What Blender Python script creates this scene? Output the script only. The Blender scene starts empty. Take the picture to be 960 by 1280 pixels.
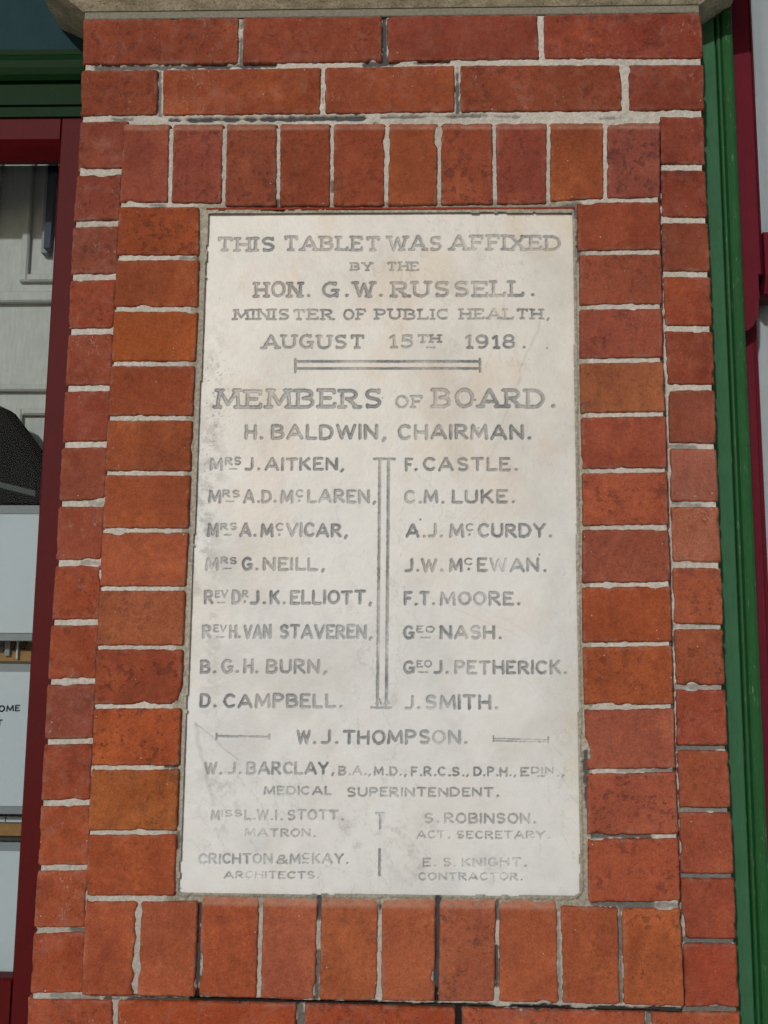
import bpy, math, random
import numpy as np
from mathutils import Matrix, Vector
SC = bpy.context.scene
COL = SC.collection
# ---------------------------------------------------------------- camera
cd = bpy.data.cameras.new('camera')
cam = bpy.data.objects.new('camera', cd); COL.objects.link(cam)
M3 = ((0.99942871, -0.03362115, -0.00344456), (0.03267639, 0.98728348, -0.15557503), (0.00863137, 0.15537359, 0.98781807))
cam.matrix_world = Matrix((
    (M3[0][0], M3[0][2], -M3[0][1], 0.05238943),
    (M3[1][0], M3[1][2], -M3[1][1], -1.58387462),
    (M3[2][0], M3[2][2], -M3[2][1], -0.26260751), (0, 0, 0, 1)))
cd.sensor_fit = 'VERTICAL'; cd.sensor_height = 36.0
cd.lens = 36.0 * 1400 / 1280
cd.clip_start = 0.02; cd.clip_end = 500
SC.camera = cam
# ---------------------------------------------------------------- daylight
SUN_EL, SUN_AZ = math.radians(19), math.radians(16.8)      # azimuth measured left of the camera axis
w = bpy.data.worlds.new('World'); SC.world = w; w.use_nodes = True
nt = w.node_tree; bg = nt.nodes['Background']
sky = nt.nodes.new('ShaderNodeTexSky'); sky.sky_type = 'NISHITA'; sky.sun_disc = False
sky.sun_elevation = SUN_EL; sky.sun_rotation = math.pi + SUN_AZ; sky.air_density = 1.0; sky.dust_density = 1.0; sky.ozone_density = 1.0
nt.links.new(sky.outputs[0], bg.inputs[0]); bg.inputs[1].default_value = 0.075
sl = bpy.data.lights.new('sun', 'SUN'); sl.energy = 2.0; sl.angle = math.radians(1.6); sl.color = (1.0, 0.985, 0.96)
so = bpy.data.objects.new('sun', sl); COL.objects.link(so)
dirv = Vector((-math.sin(SUN_AZ) * math.cos(SUN_EL), -math.cos(SUN_AZ) * math.cos(SUN_EL), math.sin(SUN_EL)))
so.rotation_euler = dirv.to_track_quat('Z', 'Y').to_euler(); so.location = dirv * 5
SC.view_settings.view_transform = 'Standard'; SC.view_settings.look = 'None'
SC.view_settings.exposure = -0.2; SC.view_settings.gamma = 1.0
rng = random.Random(7)
# ---------------------------------------------------------------- measured layout (metres)
BRICKS=[
(0,[-0.4753,0.7596,-0.2342,0.7596,-0.2332,0.6848,-0.4721,0.6856],(128,58,40),0,0),
(0,[-0.2248,0.7596,-0.0125,0.7594,-0.0119,0.6856,-0.224,0.6848],(130,58,40),0,0),
(0,[-0.0021,0.7594,0.2261,0.7592,0.2282,0.6875,-0.0015,0.6858],(125,55,44),0,0),
(0,[0.2377,0.7592,0.4753,0.7591,0.4757,0.6852,0.238,0.6874],(128,52,40),0,0),
(0,[-0.474,0.6744,-0.3572,0.674,-0.3549,0.6004,-0.4715,0.6009],(130,60,40),0,0),
(0,[-0.3467,0.6739,-0.1055,0.6749,-0.1048,0.6005,-0.3444,0.6004],(145,68,40),0,0),
(0,[-0.0969,0.675,0.0993,0.6763,0.0992,0.6018,-0.0957,0.6005],(140,66,42),0,0),
(0,[0.1097,0.6763,0.3502,0.6745,0.3526,0.6016,0.1101,0.6018],(132,62,42),0,0),
(0,[0.3646,0.6744,0.4759,0.6734,0.4745,0.6013,0.364,0.6016],(122,54,42),0,0),
(0,[-0.4713,0.5891,-0.3983,0.5902,-0.3995,0.515,-0.4717,0.5142],(125,58,46),0.1,0),
(0,[-0.4718,0.5026,-0.4056,0.5038,-0.4054,0.4317,-0.4734,0.4308],(122,55,45),0.1,0),
(0,[-0.4735,0.4194,-0.4055,0.4207,-0.4063,0.3471,-0.4734,0.3462],(128,66,52),0.1,0),
(0,[-0.4733,0.3349,-0.4064,0.3363,-0.4068,0.2626,-0.472,0.2616],(138,58,38),0.1,0),
(0,[-0.4719,0.2505,-0.4069,0.2519,-0.4062,0.1758,-0.472,0.1746],(138,62,44),0.1,0),
(0,[-0.472,0.1637,-0.4062,0.1653,-0.4068,0.0909,-0.4722,0.0896],(132,56,44),0.1,0),
(0,[-0.4722,0.0789,-0.4069,0.0805,-0.4073,0.004,-0.4722,0.0026],(140,70,52),0.1,0),
(0,[-0.4722,-0.008,-0.4074,-0.0062,-0.4073,-0.0826,-0.4722,-0.0841],(138,64,46),0.1,0),
(0,[-0.4722,-0.0945,-0.4073,-0.0927,-0.4072,-0.168,-0.4735,-0.1696],(145,62,38),0.1,0),
(0,[-0.4736,-0.1798,-0.4072,-0.1779,-0.4071,-0.2514,-0.4743,-0.2531],(148,64,38),0.1,0),
(0,[-0.4743,-0.2631,-0.4072,-0.2611,-0.4075,-0.3345,-0.4742,-0.3363],(122,60,50),0.1,0),
(0,[-0.4743,-0.3462,-0.4076,-0.3441,-0.4073,-0.4184,-0.4746,-0.4203],(140,60,38),0.1,0),
(0,[-0.4745,-0.43,-0.4072,-0.4278,-0.4048,-0.5052,-0.4741,-0.5072],(150,66,38),0.1,0),
(0,[-0.4741,-0.5167,-0.4048,-0.5144,-0.4059,-0.5873,-0.4749,-0.5894],(148,68,42),0.1,0),
(0,[-0.4749,-0.5988,-0.4059,-0.5964,-0.4041,-0.6722,-0.4749,-0.6745],(150,64,38),0.1,0),
(0,[0.4097,0.5901,0.473,0.5887,0.4724,0.5138,0.4075,0.515],(122,52,42),0,0),
(0,[0.4081,0.5044,0.4724,0.5031,0.4729,0.4306,0.408,0.4318],(118,50,38),0,0),
(0,[0.4079,0.4213,0.473,0.4201,0.474,0.3469,0.4072,0.3479],(125,62,46),0,0),
(0,[0.4071,0.3376,0.474,0.3366,0.4739,0.2639,0.4069,0.2648],(138,58,38),0.1,0),
(0,[0.407,0.2546,0.4739,0.2537,0.4741,0.1757,0.4089,0.1764],(128,54,36),0.2,0),
(0,[0.4091,0.1664,0.4741,0.1657,0.473,0.0888,0.4084,0.0894],(128,60,42),0.45,0),
(0,[0.4083,0.0795,0.473,0.0789,0.4734,0.0043,0.4076,0.0048],(148,66,36),0.9,0),
(0,[0.4075,-0.0049,0.4734,-0.0054,0.4735,-0.0829,0.4076,-0.0825],(155,72,34),0.95,0),
(0,[0.4076,-0.092,0.4735,-0.0924,0.4731,-0.1693,0.4066,-0.1691],(148,70,42),0.4,0),
(0,[0.4066,-0.1785,0.473,-0.1787,0.4726,-0.2531,0.4067,-0.253],(142,72,48),0.2,0),
(0,[0.4066,-0.2622,0.4726,-0.2622,0.4732,-0.3354,0.4058,-0.3354],(142,60,44),0.15,0),
(0,[0.4057,-0.3445,0.4733,-0.3444,0.4738,-0.4186,0.4063,-0.4187],(140,68,48),0.1,0),
(0,[0.4062,-0.4276,0.4739,-0.4275,0.4747,-0.5052,0.4052,-0.5055],(142,66,50),0.1,0),
(0,[0.4051,-0.5142,0.4747,-0.5139,0.4746,-0.5892,0.4055,-0.5897],(140,62,48),0.1,0),
(0,[0.4056,-0.5983,0.4746,-0.5978,0.4753,-0.6754,0.4055,-0.676],(138,54,40),0.1,0),
(-0.015,[-0.401,0.4441,-0.2819,0.4434,-0.2798,0.3693,-0.4005,0.3699],(146,66,34),0.05,0),
(-0.015,[-0.4008,0.3611,-0.2796,0.3606,-0.2787,0.2897,-0.4009,0.29],(142,68,38),0.05,0),
(-0.015,[-0.4007,0.2814,-0.2786,0.2811,-0.2799,0.2067,-0.4012,0.2069],(158,76,34),0.05,0),
(-0.015,[-0.4013,0.1984,-0.28,0.1983,-0.2807,0.1253,-0.4026,0.1253],(140,64,38),0.05,0),
(-0.015,[-0.4026,0.1169,-0.2807,0.117,-0.2806,0.0441,-0.4023,0.0439],(146,72,42),0.05,0),
(-0.015,[-0.4023,0.0357,-0.2807,0.0359,-0.2811,-0.0392,-0.4023,-0.0396],(146,70,42),0.05,0),
(-0.015,[-0.4023,-0.0477,-0.2811,-0.0472,-0.2821,-0.122,-0.4023,-0.1227],(158,78,52),0.05,0),
(-0.015,[-0.4024,-0.1307,-0.2821,-0.13,-0.2824,-0.2047,-0.4028,-0.2056],(152,84,56),0.05,0),
(-0.015,[-0.4028,-0.2134,-0.2824,-0.2125,-0.2822,-0.2862,-0.4022,-0.2873],(138,62,42),0.05,0),
(-0.015,[-0.4022,-0.295,-0.2822,-0.2939,-0.2819,-0.3696,-0.4015,-0.3709],(160,72,38),0.05,0),
(-0.015,[-0.4015,-0.3785,-0.2819,-0.3771,-0.2821,-0.4565,-0.4023,-0.458],(154,84,40),0.05,0),
(-0.015,[-0.4021,-0.4654,-0.2821,-0.4639,-0.2815,-0.542,-0.4006,-0.5437],(156,72,42),0.05,0),
(-0.015,[0.2818,0.4466,0.4001,0.4476,0.4,0.3752,0.281,0.374],(142,64,44),0.05,0),
(-0.015,[0.2833,0.3654,0.4,0.3666,0.3993,0.2923,0.2824,0.291],(144,72,54),0.05,0),
(-0.015,[0.2822,0.2825,0.3991,0.2839,0.3976,0.2119,0.2809,0.2104],(138,68,56),0.05,0),
(-0.015,[0.2808,0.202,0.3977,0.2036,0.3992,0.1316,0.281,0.1299],(156,92,60),0.05,0),
(-0.015,[0.281,0.1216,0.3992,0.1234,0.3991,0.0501,0.2813,0.0483],(148,68,52),0.05,0),
(-0.015,[0.2813,0.0402,0.3991,0.0421,0.3987,-0.0311,0.2806,-0.0332],(152,72,52),0.05,0),
(-0.015,[0.2804,-0.0412,0.3986,-0.0391,0.3986,-0.1119,0.2783,-0.1142],(152,80,64),0.05,0),
(-0.015,[0.2782,-0.122,0.3987,-0.1197,0.3981,-0.1947,0.2777,-0.1972],(150,70,40),0.05,0),
(-0.015,[0.2777,-0.2049,0.3981,-0.2024,0.3976,-0.2801,0.2783,-0.2827],(152,74,42),0.05,0),
(-0.015,[0.2785,-0.2903,0.3976,-0.2876,0.3978,-0.3657,0.2799,-0.3684],(152,80,66),0.05,0),
(-0.015,[0.2798,-0.3759,0.3978,-0.3731,0.3984,-0.4524,0.2792,-0.4554],(152,76,60),0.05,0),
(-0.015,[0.2792,-0.4627,0.3985,-0.4597,0.3985,-0.5392,0.2786,-0.5424],(150,70,50),0.05,0),
(-0.015,[-0.3992,0.5778,-0.3314,0.5775,-0.3296,0.4525,-0.4002,0.4536],(138,66,54),0,1),
(-0.015,[-0.3236,0.5774,-0.2506,0.5771,-0.2488,0.4507,-0.3219,0.4524],(132,62,52),0,1),
(-0.015,[-0.2428,0.577,-0.1691,0.5766,-0.1666,0.4464,-0.241,0.4469],(132,64,46),0,1),
(-0.015,[-0.1614,0.5765,-0.0882,0.5761,-0.0867,0.4459,-0.159,0.4464],(138,64,42),0,1),
(-0.015,[-0.0805,0.5761,-0.0054,0.5757,-0.0059,0.4455,-0.0791,0.4459],(140,64,40),0,1),
(-0.015,[0.0023,0.5756,0.0734,0.5752,0.073,0.4462,0.0017,0.446],(146,72,42),0,1),
(-0.015,[0.0811,0.5752,0.1553,0.5748,0.1554,0.447,0.0805,0.4468],(138,64,44),0,1),
(-0.015,[0.1629,0.5747,0.2361,0.5743,0.234,0.4477,0.163,0.4469],(130,60,50),0,1),
(-0.015,[0.2437,0.5742,0.3204,0.5738,0.3178,0.4547,0.2416,0.4508],(150,74,42),0,1),
(-0.015,[0.328,0.5738,0.4043,0.5733,0.4008,0.4554,0.3253,0.4553],(130,66,60),0,1),
(-0.015,[-0.4013,-0.5531,-0.332,-0.5521,-0.3325,-0.6715,-0.4002,-0.6719],(154,72,48),0.1,0),
(-0.015,[-0.3242,-0.552,-0.2498,-0.5509,-0.2497,-0.6709,-0.3247,-0.6714],(158,78,52),0.1,0),
(-0.015,[-0.2422,-0.5435,-0.1665,-0.5435,-0.1667,-0.6717,-0.2419,-0.6707],(148,68,42),0.1,2),
(-0.015,[-0.1587,-0.5434,-0.0878,-0.5434,-0.0881,-0.6727,-0.159,-0.6716],(160,84,64),0.1,2),
(-0.015,[-0.08,-0.5433,-0.0055,-0.5432,-0.0061,-0.6719,-0.0804,-0.6725],(158,84,52),0.1,2),
(-0.015,[0.0022,-0.5431,0.0722,-0.5426,0.0706,-0.6713,0.0015,-0.6718],(158,84,58),0.1,2),
(-0.015,[0.08,-0.5425,0.1526,-0.542,0.1502,-0.6706,0.0783,-0.6712],(158,86,64),0.1,2),
(-0.015,[0.1603,-0.5419,0.2338,-0.5418,0.2345,-0.671,0.1578,-0.6705],(158,80,52),0.1,2),
(-0.015,[0.2413,-0.5499,0.3153,-0.5499,0.3148,-0.6714,0.242,-0.6708],(156,78,50),0.1,0),
(-0.015,[0.3229,-0.5518,0.3983,-0.5507,0.3996,-0.6718,0.3223,-0.6713],(164,84,48),0.1,0),
(0,[-0.479,-0.6838,-0.3638,-0.683,-0.3598,-0.7581,-0.4752,-0.759],(152,68,44),0.1,0),
(0,[-0.3546,-0.683,-0.1151,-0.6835,-0.113,-0.7581,-0.3516,-0.7581],(158,64,32),0.1,0),
(0,[-0.1011,-0.6836,0.0984,-0.6849,0.0988,-0.7592,-0.1001,-0.7582],(150,60,34),0.1,0),
(0,[0.1101,-0.6849,0.3509,-0.6855,0.3494,-0.7594,0.1094,-0.7592],(158,72,48),0.1,0),
(0,[0.3615,-0.6855,0.4757,-0.6845,0.4732,-0.7581,0.3589,-0.7594],(160,76,50),0.1,0),
]
DARK=[
(-0.4519,0.6794,-0.272,0.6802,0.0042,0.8),
(-0.3153,0.6806,-0.1733,0.6818,0.0037,0.9),
(-0.0369,0.6803,0.0242,0.6849,0.0042,0.9),
(-0.01,0.6826,0.0902,0.6842,0.0032,0.8),
(-0.2284,0.7545,-0.2276,0.6823,0.0032,0.7),
(-0.0076,0.7571,-0.0069,0.6826,0.0042,0.95),
(-0.3533,0.6704,-0.3505,0.6005,0.0032,0.7),
(-0.1012,0.6704,-0.1002,0.6152,0.0016,0.6),
(0.1048,0.6735,0.1047,0.6002,0.0032,0.85),
(-0.4268,0.5959,-0.3922,0.5943,0.0026,0.7),
(-0.333,0.5925,-0.0372,0.5937,0.0042,0.95),
(-0.0372,0.5937,0.1385,0.596,0.0027,0.7),
(0.1385,0.596,0.1988,0.5929,0.0021,0.5),
(-0.0218,0.5829,-0.0205,0.5713,0.0042,0.9),
(-0.1681,0.4439,-0.1574,0.4426,0.0052,0.9),
(-0.1636,0.454,-0.1634,0.4439,0.0032,0.8),
(0.3212,0.5892,0.3547,0.5902,0.0021,0.5),
(-0.0829,0.485,-0.0815,0.4686,0.0026,0.7),
(-0.2463,-0.555,-0.246,-0.6728,0.0042,1),
(-0.0839,-0.5423,-0.0834,-0.5712,0.0034,0.9),
(-0.0837,-0.6122,-0.0848,-0.6711,0.0036,0.75),
(-0.0018,-0.5452,-0.0017,-0.5617,0.0036,0.9),
(0.0766,-0.542,0.0741,-0.6704,0.0047,1),
(0.1559,-0.545,0.1558,-0.5676,0.0032,0.8),
(0.1544,-0.6034,0.1541,-0.6509,0.0032,0.95),
(0.2367,-0.5664,0.2383,-0.6676,0.0021,0.35),
(0.32,-0.5467,0.3181,-0.6682,0.0037,0.65),
(-0.3743,-0.681,-0.2546,-0.6809,0.0032,0.8),
(-0.2547,-0.6799,0.0042,-0.6795,0.0063,1),
(0.0042,-0.6806,0.3975,-0.6808,0.0063,0.95),
(-0.1075,-0.6835,-0.1068,-0.7179,0.0063,0.7),
(0.1043,-0.6819,0.1042,-0.7142,0.0063,1),
(0.3562,-0.6856,0.3555,-0.7096,0.0042,0.6),
(0.408,-0.6806,0.4753,-0.6805,0.0052,0.6),
(0.2839,-0.5462,0.3614,-0.5461,0.0052,0.75),
(0.3614,-0.5461,0.3963,-0.5466,0.0042,0.4),
(0.2857,-0.4572,0.3607,-0.4573,0.0037,0.85),
(0.2809,0.4015,0.2824,0.3522,0.0032,0.75),
(0.2782,-0.3463,0.2778,-0.4205,0.0037,0.9),
(0.2841,0.4449,0.2547,0.4426,0.0042,0.6),
(0.277,0.445,0.2802,0.4263,0.0042,0.6),
(0.403,-0.34,0.4738,-0.3392,0.0052,0.75),
(0.4058,-0.4232,0.476,-0.4224,0.0052,0.6),
(0.4051,-0.5099,0.4758,-0.5089,0.0052,0.7),
(0.4056,-0.5935,0.4767,-0.5924,0.0052,0.75),
(0.405,0.0844,0.4447,0.081,0.0042,0.5),
(0.4104,0.0008,0.4475,-0.0026,0.0042,0.45),
(0.4049,-0.1738,0.4747,-0.1745,0.0042,0.3),
(0.4056,-0.2567,0.4715,-0.2583,0.0042,0.45),
(0.3717,-0.3698,0.4019,-0.3705,0.0042,0.6),
(0.3231,-0.3703,0.3717,-0.3708,0.0032,0.35),
(-0.3014,-0.3728,-0.2869,-0.3727,0.0026,0.8),
(-0.2862,-0.363,-0.2829,-0.3898,0.0032,0.6),
(-0.2792,-0.4591,-0.2785,-0.4802,0.0032,0.7),
(-0.4226,-0.5928,-0.4071,-0.5936,0.0042,0.7),
(-0.4339,-0.0881,-0.4107,-0.0891,0.0037,0.35),
(-0.4278,-0.0019,-0.4091,-0.0031,0.0037,0.3),
(-0.3542,0.4488,-0.3277,0.4474,0.0016,0.6),
(-0.3066,0.3646,-0.2827,0.3645,0.0021,0.5),
(-0.2816,0.367,-0.2798,0.3483,0.0032,0.7),
(-0.4799,-0.5937,-0.4733,-0.5936,0.0032,0.8),
(-0.2814,0.0298,-0.2773,-0.0855,0.0026,0.25),
(-0.4465,-0.6791,-0.3852,-0.6801,0.0042,0.35),
(0.4091,0.5807,0.4054,0.4573,0.0017,0.8),  # from here down: frame's cast shadow painted along its right side
(0.4054,0.4573,0.4047,0.3329,0.0017,0.8),
(0.4047,0.3329,0.4022,0.2114,0.0017,0.8),
(0.4022,0.2114,0.4039,0.1339,0.0017,0.8),
(0.4039,0.1339,0.4037,0.0343,0.0017,0.8),
(0.4037,0.0343,0.4032,-0.0577,0.0017,0.8),
(0.4032,-0.0577,0.4033,-0.1257,0.0017,0.8),
(0.4033,-0.1257,0.4021,-0.2699,0.0017,0.8),
(0.4021,-0.2699,0.4023,-0.3673,0.0017,0.8),
(0.4023,-0.3673,0.4031,-0.4628,0.0017,0.8),
(0.4031,-0.4628,0.4031,-0.5462,0.0017,0.8),
(0.4031,-0.5462,0.4041,-0.6767,0.0017,0.8),
]
TEXT=[
(1,'THIS',-0.2534,-0.1673,0.3769,0.3765,0.0238,1),
(1,'TABLET',-0.1537,-0.0106,0.3768,0.3762,0.0242,1),
(1,'WAS',0.0012,0.0812,0.3767,0.3764,0.0246,1),
(1,'AFFIXED',0.093,0.2564,0.3764,0.3757,0.0252,1),
(2,'BY',-0.0535,-0.0214,0.3458,0.3457,0.0134,1),
(2,'THE',0.0003,0.0467,0.3456,0.3454,0.0146,1),
(3,'HON.',-0.1955,-0.112,0.3054,0.3051,0.025,1),
(3,'G.',-0.0961,-0.0545,0.3051,0.305,0.0253,1),
(3,'W.',-0.0497,-0.005,0.305,0.3048,0.0252,1),
(3,'RUSSELL.',0.0086,0.2174,0.3051,0.3045,0.0256,1),
(4,'MINISTER',-0.2256,-0.0786,0.2706,0.2702,0.0173,1),
(4,'OF',-0.0637,-0.0308,0.2703,0.2702,0.0173,1),
(4,'PUBLIC',-0.0159,0.0907,0.2706,0.2703,0.0173,1),
(4,'HEALTH,',0.1078,0.239,0.2708,0.2704,0.0172,1),
(5,'AUGUST',-0.1816,-0.0328,0.2266,0.2264,0.0222,1),
(5,'15',0.0046,0.0393,0.2267,0.2266,0.0215,1),
(5,'TH',0.0456,0.0794,0.2353,0.2353,0.0131,1),
(5,'_',0.0584,0.0708,0.2274,0.2274,0.0125,0),
(5,'1918.',0.1141,0.203,0.2265,0.2264,0.0218,1),
(6,'MEMBERS',-0.2471,-0.0052,0.1369,0.137,0.03,1),
(6,'OF',0.0136,0.0531,0.1372,0.1372,0.02,1),
(6,'BOARD.',0.0689,0.2463,0.1373,0.1374,0.0303,1),
(7,'H.',-0.2039,-0.1762,0.0903,0.0903,0.0237,0),
(7,'BALDWIN,',-0.1662,0.0015,0.0903,0.0906,0.0236,0),
(7,'CHAIRMAN.',0.0171,0.2108,0.0906,0.0908,0.0236,0),
(8,'M',-0.2534,-0.2334,0.0447,0.0447,0.02,0),
(8,'RS',-0.2316,-0.2075,0.0525,0.0525,0.013,0),
(8,'_',-0.2245,-0.214,0.046,0.0461,0.0123,0),
(8,'J.',-0.2027,-0.1793,0.0448,0.0449,0.02,0),
(8,'AITKEN,',-0.1737,-0.0581,0.0448,0.045,0.02,0),
(9,'F.',0.0277,0.0473,0.0446,0.0447,0.0206,0),
(9,'CASTLE.',0.0535,0.1909,0.0447,0.045,0.0206,0),
(10,'M',-0.2544,-0.235,-0.0029,-0.0028,0.0202,0),
(10,'RS',-0.2336,-0.2084,0.0054,0.0055,0.0119,0),
(10,'_',-0.2277,-0.2173,-0.0013,-0.0013,0.0128,0),
(10,'A.D.',-0.2037,-0.1545,-0.0027,-0.0026,0.0204,0),
(10,'M',-0.1499,-0.1302,-0.0026,-0.0025,0.0205,0),
(10,'C',-0.1282,-0.1167,0.006,0.006,0.0122,0),
(10,'.',-0.1246,-0.1206,-0.001,-0.001,0.0187,0),
(10,'LAREN,',-0.1116,-0.0117,-0.0025,-0.0022,0.0206,0),
(11,'C.M.',0.0271,0.0857,-0.0026,-0.0024,0.0207,0),
(11,'LUKE.',0.095,0.1861,-0.0023,-0.002,0.0206,0),
(12,'M',-0.2544,-0.2372,-0.0521,-0.052,0.021,0),
(12,'RS',-0.235,-0.2108,-0.0417,-0.0416,0.0109,0),
(12,'_',-0.2296,-0.2193,-0.0497,-0.0497,0.0113,0),
(12,'A.',-0.2077,-0.1819,-0.0519,-0.0518,0.021,0),
(12,'M',-0.1776,-0.158,-0.0518,-0.0517,0.0209,0),
(12,'C',-0.156,-0.1442,-0.0427,-0.0427,0.012,0),
(12,'.',-0.1522,-0.1482,-0.0502,-0.0502,0.019,0),
(12,'VICAR,',-0.141,-0.0519,-0.0516,-0.0513,0.0209,0),
(13,'A.J.',0.0297,0.0836,-0.0516,-0.0514,0.0211,0),
(13,'M',0.0919,0.1134,-0.0516,-0.0515,0.0213,0),
(13,'C',0.1152,0.1265,-0.0422,-0.0421,0.0121,0),
(13,'.',0.1187,0.1227,-0.0494,-0.0494,0.0193,0),
(13,'CURDY.',0.1317,0.2381,-0.0514,-0.0509,0.0213,0),
(14,'M',-0.2555,-0.2356,-0.1004,-0.1003,0.0203,0),
(14,'RS',-0.2333,-0.2095,-0.0907,-0.0906,0.0109,0),
(14,'_',-0.2281,-0.2178,-0.0981,-0.0981,0.0114,0),
(14,'G.',-0.2029,-0.1784,-0.1001,-0.1,0.0202,0),
(14,'NEILL,',-0.1729,-0.0834,-0.1,-0.0995,0.0202,0),
(15,'J.W.',0.0288,0.0842,-0.1005,-0.1002,0.0208,0),
(15,'M',0.0914,0.1112,-0.1002,-0.1001,0.0207,0),
(15,'C',0.1129,0.1253,-0.0901,-0.09,0.0108,0),
(15,'.',0.1174,0.1214,-0.098,-0.098,0.0187,0),
(15,'EWAN.',0.1304,0.2289,-0.1,-0.0995,0.0207,0),
(16,'R',-0.2558,-0.2411,-0.1483,-0.1482,0.0206,0),
(16,'EV',-0.2401,-0.2209,-0.1387,-0.1386,0.0111,0),
(16,'_',-0.2357,-0.2255,-0.1465,-0.1464,0.0119,0),
(16,'D',-0.2163,-0.2021,-0.148,-0.1479,0.0213,0),
(16,'R',-0.2013,-0.1922,-0.1384,-0.1384,0.0114,0),
(16,'.',-0.1988,-0.1948,-0.1462,-0.1462,0.0187,0),
(16,'J.',-0.1902,-0.1664,-0.1479,-0.1477,0.0213,0),
(16,'K.',-0.1622,-0.1382,-0.1477,-0.1475,0.0212,0),
(16,'ELLIOTT,',-0.1335,-0.0159,-0.1475,-0.1468,0.0213,0),
(17,'F.T.',0.0272,0.0724,-0.1482,-0.1479,0.0206,0),
(17,'MOORE.',0.0786,0.1922,-0.1479,-0.1472,0.0205,0),
(18,'R',-0.2564,-0.2421,-0.1967,-0.1966,0.0207,0),
(18,'EV',-0.2408,-0.2208,-0.1871,-0.1869,0.0112,0),
(18,'_',-0.2353,-0.2251,-0.1949,-0.1948,0.0117,0),
(18,'H.',-0.2183,-0.2007,-0.1964,-0.1963,0.0208,0),
(18,'VAN',-0.1981,-0.1578,-0.1963,-0.196,0.0207,0),
(18,'STAVEREN,',-0.1466,-0.0155,-0.1959,-0.195,0.0207,0),
(19,'G',0.0268,0.0433,-0.1954,-0.1953,0.0204,0),
(19,'EO',0.0457,0.0716,-0.1859,-0.1858,0.0103,0),
(19,'_',0.0518,0.0652,-0.1936,-0.1935,0.0113,0),
(19,'NASH.',0.0786,0.1656,-0.1951,-0.1944,0.0203,0),
(20,'B.',-0.258,-0.2342,-0.2451,-0.2449,0.0209,0),
(20,'G.',-0.2281,-0.2018,-0.2449,-0.2447,0.0209,0),
(20,'H.',-0.1968,-0.1746,-0.2446,-0.2444,0.0209,0),
(20,'BURN,',-0.1645,-0.0787,-0.2443,-0.2436,0.0209,0),
(21,'G',0.0271,0.0442,-0.2434,-0.2433,0.0199,0),
(21,'EO',0.0459,0.0678,-0.2342,-0.234,0.0105,0),
(21,'_',0.0497,0.062,-0.2414,-0.2413,0.0114,0),
(21,'J.',0.0694,0.0913,-0.2433,-0.2431,0.0201,0),
(21,'PETHERICK.',0.0986,0.2564,-0.2433,-0.242,0.0202,0),
(22,'D.',-0.2563,-0.2322,-0.2926,-0.2924,0.0207,0),
(22,'CAMPBELL.',-0.2238,-0.056,-0.2923,-0.2908,0.0206,0),
(23,'J.',0.0299,0.0523,-0.2919,-0.2917,0.021,0),
(23,'SMITH.',0.058,0.1605,-0.2919,-0.291,0.0212,0),
(24,'W.',-0.1201,-0.092,-0.3405,-0.3402,0.0202,0),
(24,'J.',-0.0858,-0.0608,-0.3403,-0.3401,0.0202,0),
(24,'THOMPSON.',-0.056,0.1176,-0.3404,-0.3387,0.0203,0),
(25,'W.',-0.2471,-0.2212,-0.3833,-0.383,0.018,0),
(25,'J.',-0.2143,-0.194,-0.3829,-0.3827,0.018,0),
(25,'BARCLAY,',-0.1883,-0.0657,-0.3829,-0.3816,0.0184,0),
(25,'B.A.,',-0.061,-0.0152,-0.3823,-0.3818,0.013,0),
(25,'M.D.,',-0.0124,0.0335,-0.3824,-0.3819,0.0132,0),
(25,'F.R.C.S.,',0.0388,0.119,-0.3824,-0.3815,0.0135,0),
(25,'D.P.H.,',0.1243,0.1836,-0.3815,-0.3809,0.0136,0),
(25,'E',0.1888,0.2011,-0.3808,-0.3807,0.0127,0),
(25,'DIN',0.2035,0.2341,-0.3768,-0.3764,0.0094,0),
(25,'_',0.2122,0.2231,-0.3809,-0.3807,0.0098,0),
(25,'.,',0.2373,0.249,-0.3806,-0.3804,0.013,0),
(26,'MEDICAL',-0.1637,-0.069,-0.41,-0.4089,0.0128,0),
(26,'SUPERINTENDENT.',-0.0489,0.1604,-0.411,-0.4085,0.0135,0),
(27,'M',-0.2357,-0.2227,-0.4446,-0.4444,0.0144,0),
(27,'ISS',-0.2213,-0.1924,-0.4396,-0.4393,0.0097,0),
(27,'L.',-0.1898,-0.1733,-0.444,-0.4438,0.0149,0),
(27,'W.',-0.1722,-0.149,-0.4438,-0.4435,0.0149,0),
(27,'I.',-0.1473,-0.1358,-0.4435,-0.4434,0.0149,0),
(27,'STOTT.',-0.1303,-0.0524,-0.4433,-0.4423,0.0149,0),
(28,'S.',0.0576,0.0788,-0.445,-0.4447,0.0148,0),
(28,'ROBINSON.',0.0843,0.2104,-0.4449,-0.4433,0.0149,0),
(29,'MATRON.',-0.1885,-0.0904,-0.4661,-0.4649,0.012,0),
(30,'ACT.',0.0473,0.0928,-0.4654,-0.4648,0.0114,0),
(30,'SECRETARY.',0.1014,0.2285,-0.4647,-0.4631,0.0111,0),
(31,'CRICHTON',-0.2507,-0.1488,-0.5026,-0.5012,0.0148,0),
(31,'&',-0.1444,-0.1274,-0.5011,-0.5009,0.0126,0),
(31,'M',-0.1259,-0.1105,-0.5009,-0.5007,0.0148,0),
(31,'C',-0.1092,-0.0978,-0.4949,-0.4947,0.009,0),
(31,'_',-0.1072,-0.1007,-0.4996,-0.4995,0.01,0),
(31,'KAY.',-0.0952,-0.0446,-0.5005,-0.4998,0.0147,0),
(32,'E.',0.0556,0.0751,-0.5021,-0.5018,0.0126,0),
(32,'S.',0.083,0.1013,-0.5017,-0.5015,0.0126,0),
(32,'KNIGHT.',0.108,0.1967,-0.5014,-0.5002,0.0126,0),
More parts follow.
